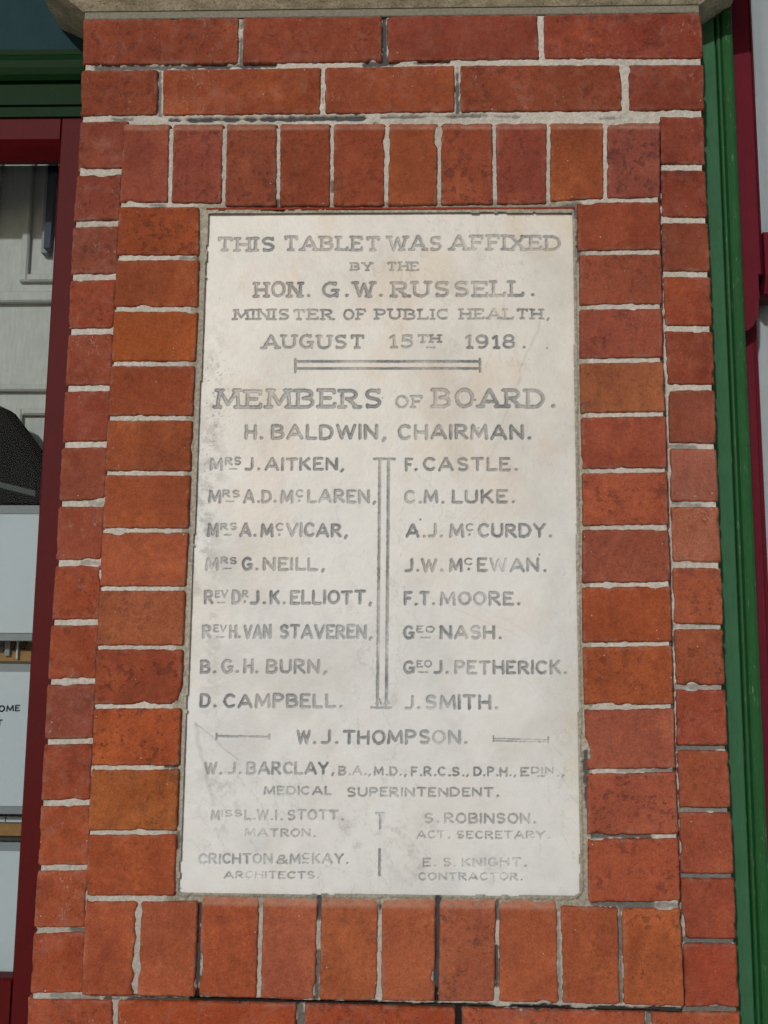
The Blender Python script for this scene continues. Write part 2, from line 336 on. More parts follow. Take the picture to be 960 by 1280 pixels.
(33,'ARCHITECTS.',-0.2153,-0.0842,-0.5215,-0.5197,0.0105,0),
(34,'CONTRACTOR.',0.0496,0.1911,-0.5199,-0.518,0.0107,0),
]
RULES=[
(40,[(-0.133,0.2077),(0.1363,0.2075)],0.00401),
(40,[(-0.1328,0.1971),(0.1363,0.1969)],0.00378),
(40,[(-0.1327,0.2111),(-0.1323,0.1918)],0.00378),
(40,[(0.1363,0.2114),(0.1362,0.1922)],0.00354),
(41,[(-0.0079,0.0612),(-0.0079,-0.2866)],0.00425),
(41,[(0.0047,0.0612),(0.0044,-0.2865)],0.00425),
(41,[(-0.016,0.0628),(0.0135,0.0628)],0.00401),
(41,[(-0.0159,-0.2895),(0.0111,-0.2893)],0.00354),
(41,[(-0.0101,-0.2844),(-0.0057,-0.2778),(-0.0023,-0.2855)],0.00236),
(41,[(0.001,-0.2854),(0.0043,-0.2777),(0.0088,-0.2843)],0.00236),
(42,[(-0.231,-0.3305),(-0.1573,-0.3306)],0.00307),
(42,[(-0.2311,-0.327),(-0.2309,-0.3341)],0.00295),
(42,[(-0.1574,-0.3273),(-0.1572,-0.3339)],0.00295),
(43,[(0.1525,-0.3297),(0.2271,-0.3311)],0.00165),
(43,[(0.1525,-0.3329),(0.2271,-0.3338)],0.00142),
(43,[(0.1525,-0.3264),(0.1525,-0.3345)],0.00236),
(43,[(0.2277,-0.3273),(0.2276,-0.3354)],0.00236),
(44,[(-0.0028,-0.4322),(-0.0027,-0.4523)],0.00354),
(44,[(-0.0081,-0.4317),(0.0023,-0.4316)],0.00307),
(45,[(-0.0033,-0.4798),(-0.003,-0.5134)],0.00378),
]
PANEL_L=[(-0.3992,0.5772),(-0.4003,0.4555),(-0.401,0.4428),(-0.4005,0.3675),(-0.4021,0.3364),(-0.4007,0.2809),(-0.4012,0.203),(-0.4026,0.1215),(-0.4023,0.04),(-0.4023,-0.0437),(-0.4023,-0.126),(-0.4028,-0.2093),(-0.4022,-0.2912),(-0.4014,-0.375),(-0.4023,-0.4575),(-0.4011,-0.5469),(-0.4002,-0.6714)]
PANEL_R=[(0.4043,0.5727),(0.4007,0.4504),(0.4,0.3273),(0.3975,0.2069),(0.3992,0.1302),(0.399,0.0315),(0.3985,-0.0597),(0.3986,-0.127),(0.3975,-0.2698),(0.3977,-0.3663),(0.3985,-0.4609),(0.3985,-0.5435),(0.3996,-0.6728)]
PIER_L=[(-0.4749,0.7656),(-0.4719,0.681),(-0.4713,0.5957),(-0.4717,0.5091),(-0.4735,0.4257),(-0.4735,0.3411),(-0.4719,0.2566),(-0.4721,0.1698),(-0.4722,0.0848),(-0.4723,-0.0021),(-0.4722,-0.0887),(-0.4736,-0.1742),(-0.4744,-0.2575),(-0.4743,-0.3407),(-0.4746,-0.4246),(-0.4741,-0.5114),(-0.4749,-0.5936),(-0.475,-0.6786),(-0.4743,-0.7651)]
PIER_R=[(0.4753,0.7618),(0.4754,0.6787),(0.4731,0.5949),(0.4724,0.5092),(0.473,0.4261),(0.474,0.3425),(0.4739,0.2595),(0.4742,0.1719),(0.473,0.0845),(0.4735,0.0002),(0.4735,-0.0869),(0.473,-0.1734),(0.4726,-0.2572),(0.4733,-0.3393),(0.4739,-0.4219),(0.4747,-0.5089),(0.4746,-0.5924),(0.4754,-0.6785),(0.4747,-0.7472)]
YO, YI, YT = 0.0, -0.015, -0.007
KALB = 1.1
# ---------------------------------------------------------------- helpers
def lin(rgb, k=1.0):
    out = []
    for v in rgb:
        v = v / 255.0
        out.append(min(0.95, k * (v / 12.92 if v <= 0.04045 else ((v + 0.055) / 1.055) ** 2.4)))
    return out

def tag(o, label=None, cat=None, group=None, kind=None):
    for k, v in (('label', label), ('category', cat), ('group', group), ('kind', kind)):
        if v: o[k] = v
    return o

def empty(name, loc, label, cat, group=None):
    o = bpy.data.objects.new(name, None); COL.objects.link(o); o.location = loc
    o.empty_display_size = 0.05
    return tag(o, label, cat, group)

def link(name, me, parent=None, mat=None, loc=None):
    o = bpy.data.objects.new(name, me); COL.objects.link(o)
    if mat: me.materials.append(mat)
    if loc is not None: o.location = loc
    if parent is not None:
        o.parent = parent
        if parent.type == 'EMPTY' or parent.location.length > 0:
            o.location = Vector(o.location) - wloc(parent)
    return o

def wloc(o):
    v = Vector(o.location)
    while o.parent: o = o.parent; v = v + Vector(o.location)
    return v

class MB:
    def __init__(s): s.v = []; s.f = []
    def box(s, x0, x1, y0, y1, z0, z1, b=0.0):
        i = len(s.v)
        if b <= 0:
            s.v += [(x, y, z) for x in (x0, x1) for y in (y0, y1) for z in (z0, z1)]
            s.f += [tuple(i + k for k in q) for q in ((0, 1, 3, 2), (4, 6, 7, 5), (0, 4, 5, 1), (2, 3, 7, 6), (0, 2, 6, 4), (1, 5, 7, 3))]
        else:                                  # front face chamfered
            ring = lambda x0, x1, z0, z1, y: [(x0, y, z0), (x1, y, z0), (x1, y, z1), (x0, y, z1)]
            s.v += ring(x0 + b, x1 - b, z0 + b, z1 - b, y0) + ring(x0, x1, z0, z1, y0 + b) + ring(x0, x1, z0, z1, y1)
            s.f.append((i, i + 1, i + 2, i + 3)); s.f.append((i + 11, i + 10, i + 9, i + 8))
            for r in (0, 4):
                for k in range(4):
                    a, c = i + r + k, i + r + (k + 1) % 4
                    s.f.append((a, a + 4, c + 4, c))
    def extrude(s, prof, z0, z1, axis='z'):
        """prof: list of (a, y) points, open profile closed by the caller"""
        i = len(s.v); n = len(prof)
        for t in (z0, z1):
            for a, y in prof:
                s.v.append((a, y, t) if axis == 'z' else (t, y, a))
        for k in range(n):
            j = (k + 1) % n
            s.f.append((i + k, i + j, i + n + j, i + n + k))
        s.f.append(tuple(i + k for k in range(n))[::-1]); s.f.append(tuple(i + n + k for k in range(n)))
    def build(s, name, mat, parent=None, smooth=False, fix=True):
        me = bpy.data.meshes.new(name)
        o = [0, 0, 0] if parent is None else list(wloc(parent))
        me.from_pydata([(x - o[0], y - o[1], z - o[2]) for x, y, z in s.v], [], s.f)
        if fix:
            import bmesh
            bm = bmesh.new(); bm.from_mesh(me); bmesh.ops.recalc_face_normals(bm, faces=bm.faces); bm.to_mesh(me); bm.free()
        if smooth: me.polygons.foreach_set('use_smooth', [True] * len(me.polygons))
        me.update()
        ob = bpy.data.objects.new(name, me); COL.objects.link(ob); me.materials.append(mat)
        if parent is not None: ob.parent = parent
        return ob

def hsh(n, seed):
    r = np.random.RandomState(seed); return r.rand(n, n)
_LAT = {}
def vnoise(x, z, scale, octv=4, seed=1, rough=0.5):
    """value noise, 0..1, features about 1/scale metres"""
    if seed not in _LAT: _LAT[seed] = hsh(256, seed)
    L = _LAT[seed]; out = 0; amp = 1; tot = 0
    for k in range(octv):
        X = x * scale + 17.3 * k + 100; Z = z * scale + 9.1 * k + 100
        xi = np.floor(X).astype(int); zi = np.floor(Z).astype(int)
        fx = X - xi; fz = Z - zi; fx = fx * fx * (3 - 2 * fx); fz = fz * fz * (3 - 2 * fz)
        a = L[xi % 256, zi % 256]; b = L[(xi + 1) % 256, zi % 256]; c = L[xi % 256, (zi + 1) % 256]; d = L[(xi + 1) % 256, (zi + 1) % 256]
        out = out + amp * ((a * (1 - fx) + b * fx) * (1 - fz) + (c * (1 - fx) + d * fx) * fz)
        tot += amp; amp *= rough; scale *= 2.03
    return out / tot
def sstep(a, b, x):
    t = np.clip((x - a) / (b - a), 0, 1); return t * t * (3 - 2 * t)

# ---------------------------------------------------------------- materials
def newmat(name):
    m = bpy.data.materials.new(name); m.use_nodes = True
    n = m.node_tree.nodes; l = m.node_tree.links
    return m, n, l, n['Principled BSDF']
def N(n, t, **kw):
    o = n.new(t)
    for k, v in kw.items(): setattr(o, k, v)
    return o
def noise(n, l, vec, scale, detail=4, rough=0.55, dist=0.0):
    o = n.new('ShaderNodeTexNoise'); o.inputs['Scale'].default_value = scale; o.inputs['Detail'].default_value = detail
    o.inputs['Roughness'].default_value = rough; o.inputs['Distortion'].default_value = dist
    l.new(vec, o.inputs['Vector']); return o.outputs['Fac']
def ramp(n, l, fac, a, b, va=0.0, vb=1.0):
    o = n.new('ShaderNodeMapRange'); o.interpolation_type = 'SMOOTHSTEP'
    o.inputs['From Min'].default_value = a; o.inputs['From Max'].default_value = b
    o.inputs['To Min'].default_value = va; o.inputs['To Max'].default_value = vb
    l.new(fac, o.inputs['Value']); return o.outputs['Result']
def mix(n, l, fac, a, b, mode='MIX'):
    o = n.new('ShaderNodeMix'); o.data_type = 'RGBA'; o.blend_type = mode
    for s, v in ((o.inputs[0], fac), (o.inputs[6], a), (o.inputs[7], b)):
        if hasattr(v, 'links') or hasattr(v, 'is_linked'): l.new(v, s)
        elif isinstance(v, (int, float)): s.default_value = v
        else: s.default_value = (v[0], v[1], v[2], 1)
    return o.outputs[2]
def math_(n, l, op, a, b=None):
    o = n.new('ShaderNodeMath'); o.operation = op
    for s, v in ((o.inputs[0], a), (o.inputs[1], b)):
        if v is None: continue
        if isinstance(v, (int, float)): s.default_value = v
        else: l.new(v, s)
    return o.outputs[0]
def bump(n, l, h, dist, strength=1.0, normal=None):
    o = n.new('ShaderNodeBump'); o.inputs['Distance'].default_value = dist; o.inputs['Strength'].default_value = strength
    l.new(h, o.inputs['Height'])
    if normal: l.new(normal, o.inputs['Normal'])
    return o.outputs['Normal']

def brick_material():
    m, n, l, p = newmat('fired_brick')
    oi = N(n, 'ShaderNodeObjectInfo'); tc = N(n, 'ShaderNodeTexCoord')
    comb = N(n, 'ShaderNodeVectorMath', operation='SCALE'); comb.inputs[0].default_value = (37.1, 53.7, 71.3); l.new(oi.outputs['Random'], comb.inputs['Scale'])
    add = N(n, 'ShaderNodeVectorMath', operation='ADD'); l.new(tc.outputs['Object'], add.inputs[0]); l.new(comb.outputs[0], add.inputs[1])
    v = add.outputs[0]
    sep = N(n, 'ShaderNodeMapping'); sep.inputs['Scale'].default_value = (1, 1, 0.55); l.new(v, sep.inputs[0]); vs = sep.outputs[0]
    base = oi.outputs['Color']
    prop = lambda nm: N(n, 'ShaderNodeAttribute', attribute_type='OBJECT', attribute_name=nm).outputs['Fac']
    lime, spots, mott = prop('lime'), prop('spots'), prop('mottle')
    dark = mix(n, l, 1.0, base, (0.66, 0.60, 0.70), 'MULTIPLY')
    lite = mix(n, l, 1.0, base, (1.30, 1.42, 1.25), 'MULTIPLY')
    c = mix(n, l, math_(n, l, 'MULTIPLY', mott, ramp(n, l, noise(n, l, vs, 22, 5, 0.6, 0.6), 0.48, 0.72)), base, dark)
    c = mix(n, l, ramp(n, l, noise(n, l, v, 13, 4, 0.6), 0.52, 0.70, 0, 0.7), c, lite)
    # iron spots and pits
    spotn = noise(n, l, v, 85, 2, 0.5, 0.25); reg = noise(n, l, v, 24, 2, 0.5)
    spot = math_(n, l, 'MULTIPLY', ramp(n, l, spotn, 0.545, 0.63), math_(n, l, 'MULTIPLY', spots, ramp(n, l, reg, 0.46, 0.56)))
    sc = mix(n, l, 0.75, c, mix(n, l, 1.0, base, (0.42, 0.55, 0.85), 'MULTIPLY'))
    c = mix(n, l, math_(n, l, 'MULTIPLY', spot, 0.85), c, sc)
    sp2 = math_(n, l, 'MULTIPLY', ramp(n, l, noise(n, l, v, 190, 2, 0.6), 0.58, 0.66), ramp(n, l, noise(n, l, v, 33, 2), 0.42, 0.58))
    c = mix(n, l, math_(n, l, 'MULTIPLY', sp2, math_(n, l, 'MULTIPLY', spots, 0.7)), c, mix(n, l, 1.0, base, (0.35, 0.42, 0.60), 'MULTIPLY'))
    # fine grain
    g = noise(n, l, v, 430, 3, 0.8)
    c = mix(n, l, 1.0, c, mix(n, l, g, (0.45, 0.46, 0.48), (1.62, 1.58, 1.54)), 'MULTIPLY')
    g2 = noise(n, l, v, 130, 5, 0.8)
    c = mix(n, l, 1.0, c, mix(n, l, g2, (0.48, 0.48, 0.50), (1.54, 1.54, 1.52)), 'MULTIPLY')
    # broad firing marks and soot
    c = mix(n, l, 1.0, c, mix(n, l, ramp(n, l, noise(n, l, v, 9, 3, 0.6), 0.3, 0.7), (0.87, 0.85, 0.86), (1.12, 1.13, 1.12)), 'MULTIPLY')
    ae = N(n, 'ShaderNodeAttribute', attribute_name='edge')
    so_ = math_(n, l, 'MULTIPLY', math_(n, l, 'ADD', math_(n, l, 'MULTIPLY', ae.outputs['Fac'], 0.8), 0.12), ramp(n, l, noise(n, l, v, 48, 5, 0.75), 0.47, 0.66))
    c = mix(n, l, math_(n, l, 'MULTIPLY', so_, 0.65), c, mix(n, l, 1.0, base, (0.40, 0.48, 0.60), 'MULTIPLY'))
    # lime / efflorescence smears, mostly on the outer faces
    str_ = N(n, 'ShaderNodeMapping'); str_.inputs['Scale'].default_value = (1.6, 1, 0.8); str_.inputs['Rotation'].default_value = (0, 0.5, 0); l.new(v, str_.inputs[0])
    e = math_(n, l, 'MULTIPLY', ramp(n, l, noise(n, l, str_.outputs[0], 120, 5, 0.75, 1.0), 0.565, 0.68), ramp(n, l, noise(n, l, v, 17, 3, 0.5), 0.50, 0.66))
    c = mix(n, l, math_(n, l, 'MULTIPLY', e, math_(n, l, 'MULTIPLY', lime, 0.75)), c, (0.46, 0.37, 0.33))
    e2 = math_(n, l, 'MULTIPLY', ramp(n, l, noise(n, l, v, 36, 5, 0.7, 0.4), 0.46, 0.75), math_(n, l, 'MULTIPLY', lime, 0.30))
    c = mix(n, l, e2, c, (0.36, 0.22, 0.18))
    vor = N(n, 'ShaderNodeTexVoronoi'); vor.inputs['Scale'].default_value = 75; l.new(v, vor.inputs['Vector'])
    fl = math_(n, l, 'MULTIPLY', ramp(n, l, vor.outputs['Distance'], 0.05, 0.09, 1, 0), ramp(n, l, noise(n, l, v, 60, 1), 0.60, 0.64))
    c = mix(n, l, math_(n, l, 'MULTIPLY', fl, 0.7), c, (0.60, 0.55, 0.50))
    # lime haze in a soft band along the arrises (attribute painted per vertex = distance to the edge)
    at = N(n, 'ShaderNodeAttribute', attribute_name='edge')
    hz = math_(n, l, 'MULTIPLY', at.outputs['Fac'], ramp(n, l, noise(n, l, v, 55, 4, 0.7), 0.45, 0.66))
    c = mix(n, l, math_(n, l, 'MULTIPLY', hz, 0.38), c, (0.40, 0.28, 0.22))
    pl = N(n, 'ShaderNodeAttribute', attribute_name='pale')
    c = mix(n, l, math_(n, l, 'MULTIPLY', pl.outputs['Fac'], ramp(n, l, noise(n, l, v, 110, 4, 0.7), 0.3, 0.6, 0.45, 0.9)), c, (0.50, 0.28, 0.20))  # paler splays: caught light and rubbed mortar in the colour
    l.new(c, p.inputs['Base Color'])
    r = math_(n, l, 'SUBTRACT', ramp(n, l, noise(n, l, v, 40, 3), 0.3, 0.7, 0.74, 0.92), math_(n, l, 'MULTIPLY', oi.outputs['Alpha'], 0.50))
    l.new(r, p.inputs['Roughness'])
    l.new(ramp(n, l, oi.outputs['Alpha'], 0.25, 1.0, 0, 0.9), p.inputs['Coat Weight']); p.inputs['Coat Roughness'].default_value = 0.10
    p.inputs['Specular IOR Level'].default_value = 0.15
    h1 = bump(n, l, math_(n, l, 'ADD', noise(n, l, v, 420, 3, 0.7), math_(n, l, 'MULTIPLY', noise(n, l, v, 60, 4, 0.6, 0.5), 2.0)), 0.0010, 0.9)
    h2 = bump(n, l, math_(n, l, 'MULTIPLY', spot, -1.0), 0.0012, 0.8, h1)
    l.new(h2, p.inputs['Normal'])
    l.new(bump(n, l, noise(n, l, v, 75, 4, 0.7), 0.0065, 1.0), p.inputs['Coat Normal'])
    return m

def attr_material(name, grain, gs, bumpd, rough, spec=0.3, coat=0.0):
    m, n, l, p = newmat(name)
    at = N(n, 'ShaderNodeAttribute', attribute_name='Col'); tc = N(n, 'ShaderNodeTexCoord'); v = tc.outputs['Object']
    g = noise(n, l, v, gs, 3, 0.7)
    c = mix(n, l, 1.0, at.outputs['Color'], mix(n, l, g, (1 - grain,) * 3, (1 + grain,) * 3), 'MULTIPLY')
    l.new(c, p.inputs['Base Color']); p.inputs['Roughness'].default_value = rough; p.inputs['Specular IOR Level'].default_value = spec
    l.new(bump(n, l, math_(n, l, 'ADD', noise(n, l, v, gs * 0.7, 4, 0.7), noise(n, l, v, gs * 0.2, 3, 0.6)), bumpd, 0.8), p.inputs['Normal'])
    return m

def paint_material(name, rgb, k=1.0, rough=0.42, streak=True, wear_glint=0.0, wear_glint_col=(0.4, 0.4, 0.38), bumpd=0.0004):
    m, n, l, p = newmat(name); tc = N(n, 'ShaderNodeTexCoord'); v = tc.outputs['Object']
    col = lin(rgb, k)
    mp = N(n, 'ShaderNodeMapping'); mp.inputs['Scale'].default_value = (1, 1, 0.12); l.new(v, mp.inputs[0])
    st = noise(n, l, mp.outputs[0], 260, 4, 0.7); bl = noise(n, l, v, 30, 4, 0.6)
    c = mix(n, l, 1.0, col, mix(n, l, st, (0.75,) * 3, (1.25,) * 3), 'MULTIPLY')
    c = mix(n, l, 1.0, c, mix(n, l, bl, (0.8,) * 3, (1.2,) * 3), 'MULTIPLY')
    c = mix(n, l, 1.0, c, mix(n, l, noise(n, l, v, 800, 2, 0.6), (0.8,) * 3, (1.2,) * 3), 'MULTIPLY')
    if wear_glint > 0:
        wn = math_(n, l, 'MULTIPLY', ramp(n, l, noise(n, l, mp.outputs[0], 330, 5, 0.8), 0.62 - wear_glint * 0.1, 0.70), ramp(n, l, noise(n, l, v, 12, 2), 0.4, 0.62))
        c = mix(n, l, wn, c, wear_glint_col)
    l.new(c, p.inputs['Base Color']); p.inputs['Roughness'].default_value = rough
    p.inputs['Specular IOR Level'].default_value = 0.12
    l.new(bump(n, l, math_(n, l, 'ADD', st, bl), bumpd, 0.7), p.inputs['Normal'])
    return m

def stone_material():
    m, n, l, p = newmat('weathered_sandstone'); tc = N(n, 'ShaderNodeTexCoord'); v = tc.outputs['Object']
    c = mix(n, l, ramp(n, l, noise(n, l, v, 25, 6, 0.7), 0.35, 0.7), lin((170, 160, 134), KALB), lin((214, 204, 176), KALB))
    c = mix(n, l, ramp(n, l, noise(n, l, v, 260, 4, 0.8), 0.50, 0.70), c, lin((108, 96, 70), KALB))
    c = mix(n, l, ramp(n, l, noise(n, l, v, 420, 3, 0.7), 0.60, 0.72), c, lin((216, 208, 184), KALB))
    l.new(c, p.inputs['Base Color']); p.inputs['Roughness'].default_value = 0.9; p.inputs['Specular IOR Level'].default_value = 0.2
    l.new(bump(n, l, math_(n, l, 'ADD', noise(n, l, v, 260, 4, 0.85), noise(n, l, v, 70, 4, 0.6)), 0.004, 1.0), p.inputs['Normal'])
    return m

def plain_material(name, rgb, k=1.0, rough=0.6, var=0.15, scale=60, bumpd=0.0):
    m, n, l, p = newmat(name); tc = N(n, 'ShaderNodeTexCoord'); v = tc.outputs['Object']
    c = mix(n, l, 1.0, lin(rgb, k), mix(n, l, noise(n, l, v, scale, 5, 0.65), (1 - var,) * 3, (1 + var,) * 3), 'MULTIPLY')
    l.new(c, p.inputs['Base Color']); p.inputs['Roughness'].default_value = rough; p.inputs['Specular IOR Level'].default_value = 0.15
    if bumpd: l.new(bump(n, l, noise(n, l, v, scale * 3, 4, 0.7), bumpd, 0.8), p.inputs['Normal'])
    return m

def glass_material():
    m, n, l, p = newmat('window_glass')
    out = n['Material Output']; n.remove(p)
    t = N(n, 'ShaderNodeBsdfTransparent'); t.inputs[0].default_value = (0.93, 0.95, 0.95, 1)
    g = N(n, 'ShaderNodeBsdfGlossy'); g.inputs['Roughness'].default_value = 0.0
    fr = N(n, 'ShaderNodeFresnel'); fr.inputs[0].default_value = 1.12
    mx = N(n, 'ShaderNodeMixShader'); l.new(fr.outputs[0], mx.inputs[0]); l.new(t.outputs[0], mx.inputs[1]); l.new(g.outputs[0], mx.inputs[2])
    l.new(mx.outputs[0], out.inputs['Surface'])
    return m

M_BRICK = brick_material()
M_MORTAR = attr_material('lime_mortar', 0.34, 330, 0.0016, 0.92, 0.15)
M_MARBLE = attr_material('white_marble', 0.05, 330, 0.00035, 0.42, 0.45)
M_STONE = stone_material()
M_MAROON = paint_material('maroon_gloss_paint', (76, 4, 8), 1.1, 0.55)
M_MAROON2 = paint_material('faded_maroon_paint', (92, 20, 34), 1.1, 0.6)
M_GREEN = paint_material('green_gloss_paint', (34, 80, 44), 1.1, 0.5, wear_glint=0.35, wear_glint_col=(0.30, 0.36, 0.28), bumpd=0.0008)  # pale streaks: worn paint and glints put into the colour
M_GREEN_F = paint_material('chalky_green_paint', (52, 94, 66), 1.1, 0.7)
M_GREEN_D = paint_material('dark_green_gloss_paint', (5, 38, 10), 1.1, 0.6)
M_TEAL = paint_material('teal_wall_paint', (18, 50, 56), 1.1, 0.6)
M_WHITE = paint_material('off_white_joinery_paint', (172, 174, 170), 1.1, 0.6, bumpd=0.00005)
M_SHEET = plain_material('notice_sheet_white', (176, 184, 190), 1.1, 0.5, 0.07, 90)
M_GREY = plain_material('grey_plastic_edge', (124, 130, 134), 1.1, 0.5, 0.1, 80)
M_BLACK = plain_material('matt_black', (26, 27, 29), 1.1, 1.0, 0.25, 12)
M_BLACK.node_tree.nodes['Principled BSDF'].inputs['Specular IOR Level'].default_value = 0.0
M_BROWN = plain_material('varnished_pine', (138, 104, 62), 1.1, 0.5, 0.4, 120)
M_BLUE = plain_material('dark_blue_binding', (34, 42, 66), 1.1, 0.5, 0.3, 80)
M_INK = plain_material('dark_print', (50, 54, 58), 1.0, 0.6, 0.1)
M_BLIND = plain_material('pale_blind_cloth', (172, 174, 178), 1.1, 0.8, 0.10, 45)
M_GLASS = glass_material()
M_CONC = plain_material('pavement_concrete', (186, 182, 174), 1.0, 0.9, 0.2, 6)
M_ROOM = plain_material('room_plaster', (120, 116, 108), 1.0, 0.9, 0.1, 4)
M_DARKR = plain_material('floor_boards_brown', (70, 52, 38), 1.0, 0.6, 0.2, 12)

# ---------------------------------------------------------------- ground and rooms behind the facade
def slab(name, x0, x1, y0, y1, z0, z1, mat, kind='structure', parent=None):
    b = MB(); b.box(x0, x1, y0, y1, z0, z1); o = b.build(name, mat, parent)
    if kind: o['kind'] = kind
    return o
GZ = -1.86
g = MB(); g.v = [(-200, -200, GZ), (200, -200, GZ), (200, 200, GZ), (-200, 200, GZ)]; g.f = [(0, 1, 2, 3)]
tag(g.build('ground', M_CONC), kind='structure')
slab('room_floor', -3.2, 3.2, 0.30, 3.2, GZ + 0.004, GZ + 0.02, M_DARKR)
slab('back_wall', -3.2, 3.2, 3.0, 3.1, GZ + 0.02, 1.5, M_ROOM)
slab('ceiling', -3.2, 3.2, 0.42, 3.0, 1.42, 1.48, M_ROOM)

# ---------------------------------------------------------------- brick pier
pier = empty('brick_pier', (0, 0, GZ), 'red brick pier with pale lime joints, raised brick frame and sandstone cap around the tablet', 'pier')
PO = wloc(pier)
def brick_mesh(name, q, Yp, ch, seed, fine=True):
    """a brick whose front face is the quad q (TL TR BR BL) with worn, rounded arrises; local coords about its centre"""
    TL, TR, BR, BL = [np.array(q[i:i + 2], float) for i in (0, 2, 4, 6)]
    c = (TL + TR + BR + BL) / 4
    W = (np.linalg.norm(TR - TL) + np.linalg.norm(BR - BL)) / 2; H = (np.linalg.norm(TL - BL) + np.linalg.norm(TR - BR)) / 2
    G = 0.0016
    def axis(L):
        e = np.array([0, .0007, .0016, .0028, .0044, .0066, .0100])
        k = max(3, int((L - .02) / 0.0045)); midl = np.linspace(.0100, L - .0100, k + 1)[1:-1]
        return np.concatenate([e, midl, L - e[::-1]])
    au = axis(W + 2 * G); av = axis(H + 2 * G)
    u = (au - G) / W; v = (av - G) / H
    U, V = np.meshgrid(u, v)
    X = (TL[0] * (1 - U) + TR[0] * U) * (1 - V) + (BL[0] * (1 - U) + BR[0] * U) * V
    Z = (TL[1] * (1 - U) + TR[1] * U) * (1 - V) + (BL[1] * (1 - U) + BR[1] * U) * V
    A, B_ = np.meshgrid(au, av)
    dx = np.minimum(A, W + 2 * G - A); dz = np.minimum(B_, H + 2 * G - B_)
    r = 0.0042
    d = np.where((dx < r) & (dz < r), r - np.hypot(r - dx, r - dz), np.minimum(dx, dz))
    d = d + (vnoise(X, Z, 150, 3, 11 + seed % 5, 0.8) - 0.5) * 0.0026 - np.clip(vnoise(X, Z, 42, 2, 23 + seed % 7) - 0.70, 0, 1) * 0.02
    drop = 0.0042 * np.clip(1 - d / 0.0024, 0, 1.6) ** 1.6
    Y = drop + (vnoise(X, Z, 20, 3, 31, 0.6) - 0.5) * 0.0012
    edge = np.clip(1 - d / 0.007, 0, 1); pale = np.zeros(edge.shape)
    if ch:                                       # splayed upper edge; light from above and rubbed mortar both painted in as pale
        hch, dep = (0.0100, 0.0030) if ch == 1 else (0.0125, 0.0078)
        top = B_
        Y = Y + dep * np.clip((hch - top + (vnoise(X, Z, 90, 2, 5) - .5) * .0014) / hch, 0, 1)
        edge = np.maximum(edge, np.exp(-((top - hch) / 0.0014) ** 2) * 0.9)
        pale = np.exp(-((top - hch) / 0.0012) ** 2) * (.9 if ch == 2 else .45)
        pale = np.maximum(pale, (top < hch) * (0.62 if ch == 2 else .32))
    nv, nu = X.shape
    # outline wobble
    verts = np.stack([X - c[0], Y, Z - c[1]], -1).reshape(-1, 3)
    idx = np.arange(nu * nv).reshape(nv, nu)
    F = np.stack([idx[:-1, :-1], idx[1:, :-1], idx[1:, 1:], idx[:-1, 1:]], -1).reshape(-1, 4).tolist()
    loop = list(idx[0, :]) + list(idx[1:, -1]) + list(idx[-1, -2::-1]) + list(idx[-2:0:-1, 0])
    n0 = len(verts); back = verts[loop].copy(); back[:, 1] = 0.060 - (Yp)
    verts = np.concatenate([verts, back]); m = len(loop)
    for k in range(m):
        a, b = loop[k], loop[(k + 1) % m]
        F.append((int(a), int(b), n0 + (k + 1) % m, n0 + k))
    me = bpy.data.meshes.new(name); me.from_pydata(verts.tolist(), [], F)
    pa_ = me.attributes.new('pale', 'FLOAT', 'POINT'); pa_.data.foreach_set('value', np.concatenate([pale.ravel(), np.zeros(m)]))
    ea = me.attributes.new('edge', 'FLOAT', 'POINT'); ev = np.concatenate([edge.ravel(), np.full(m, 0.3)]); ea.data.foreach_set('value', ev)
    sm = np.zeros(len(me.polygons), bool); sm[:(nu - 1) * (nv - 1)] = True
    me.polygons.foreach_set('use_smooth', sm); me.update()
    return me, c
for i, (Yp, q, rgb, gl, ch) in enumerate(BRICKS):
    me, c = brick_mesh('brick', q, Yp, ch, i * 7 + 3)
    o = link('brick', me, pier, M_BRICK, (c[0], Yp, c[1]))
    hgt = min(1, max(0, (c[1] + .6) / 1.3)); av = (152 - 22 * hgt, 66 - 10 * hgt, 42 - 3 * hgt)  # blend tone darkens upward: light falloff put into the brick colour
    rgb = [.58 * a + .42 * b_ for a, b_ in zip(rgb, av)]
    L = lin(rgb, KALB); o.color = (L[0] * .93, L[1] * 1.18, L[2] * 1.18, gl)
    outer = Yp == YO; rr_ = random.Random(i * 13 + 5)
    o['lime'] = (rr_.uniform(.5, 1.0) if outer and c[0] < .42 else rr_.uniform(.15, .6) if outer else rr_.uniform(0, .22))
    o['spots'] = rr_.choice([.12, .35, .6, .85]) if not outer else rr_.choice([.1, .35, .7])
    o['mottle'] = rr_.uniform(.1, .8)
# the courses under the frame, down to the ground, too low for the photograph
b = MB(); z = -0.800; k = 0
while z > GZ + 0.08:
    xs = [-0.505, -0.27, -0.03, 0.21, 0.50] if k % 2 else [-0.505, -0.385, -0.145, 0.095, 0.335, 0.50]
    for a, c_ in zip(xs[:-1], xs[1:]): b.box(a + 0.005, c_ - 0.005, 0.0, 0.06, z - 0.076, z, 0.002)
    z -= 0.0855; k += 1
o = b.build('lower_brickwork', plain_material('lower_brick', (150, 66, 40), KALB, 0.8, 0.3, 30, 0.001), pier); o['kind'] = 'stuff'
b = MB(); b.box(-0.472, 0.466, 0.012, 0.30, -0.70, 0.7600); b.box(-0.480, 0.478, 0.012, 0.30, GZ, -0.70)
b.build('core', plain_material('core_mortar', (150, 142, 128), KALB, 0.95, 0.2, 80, 0.001), pier)

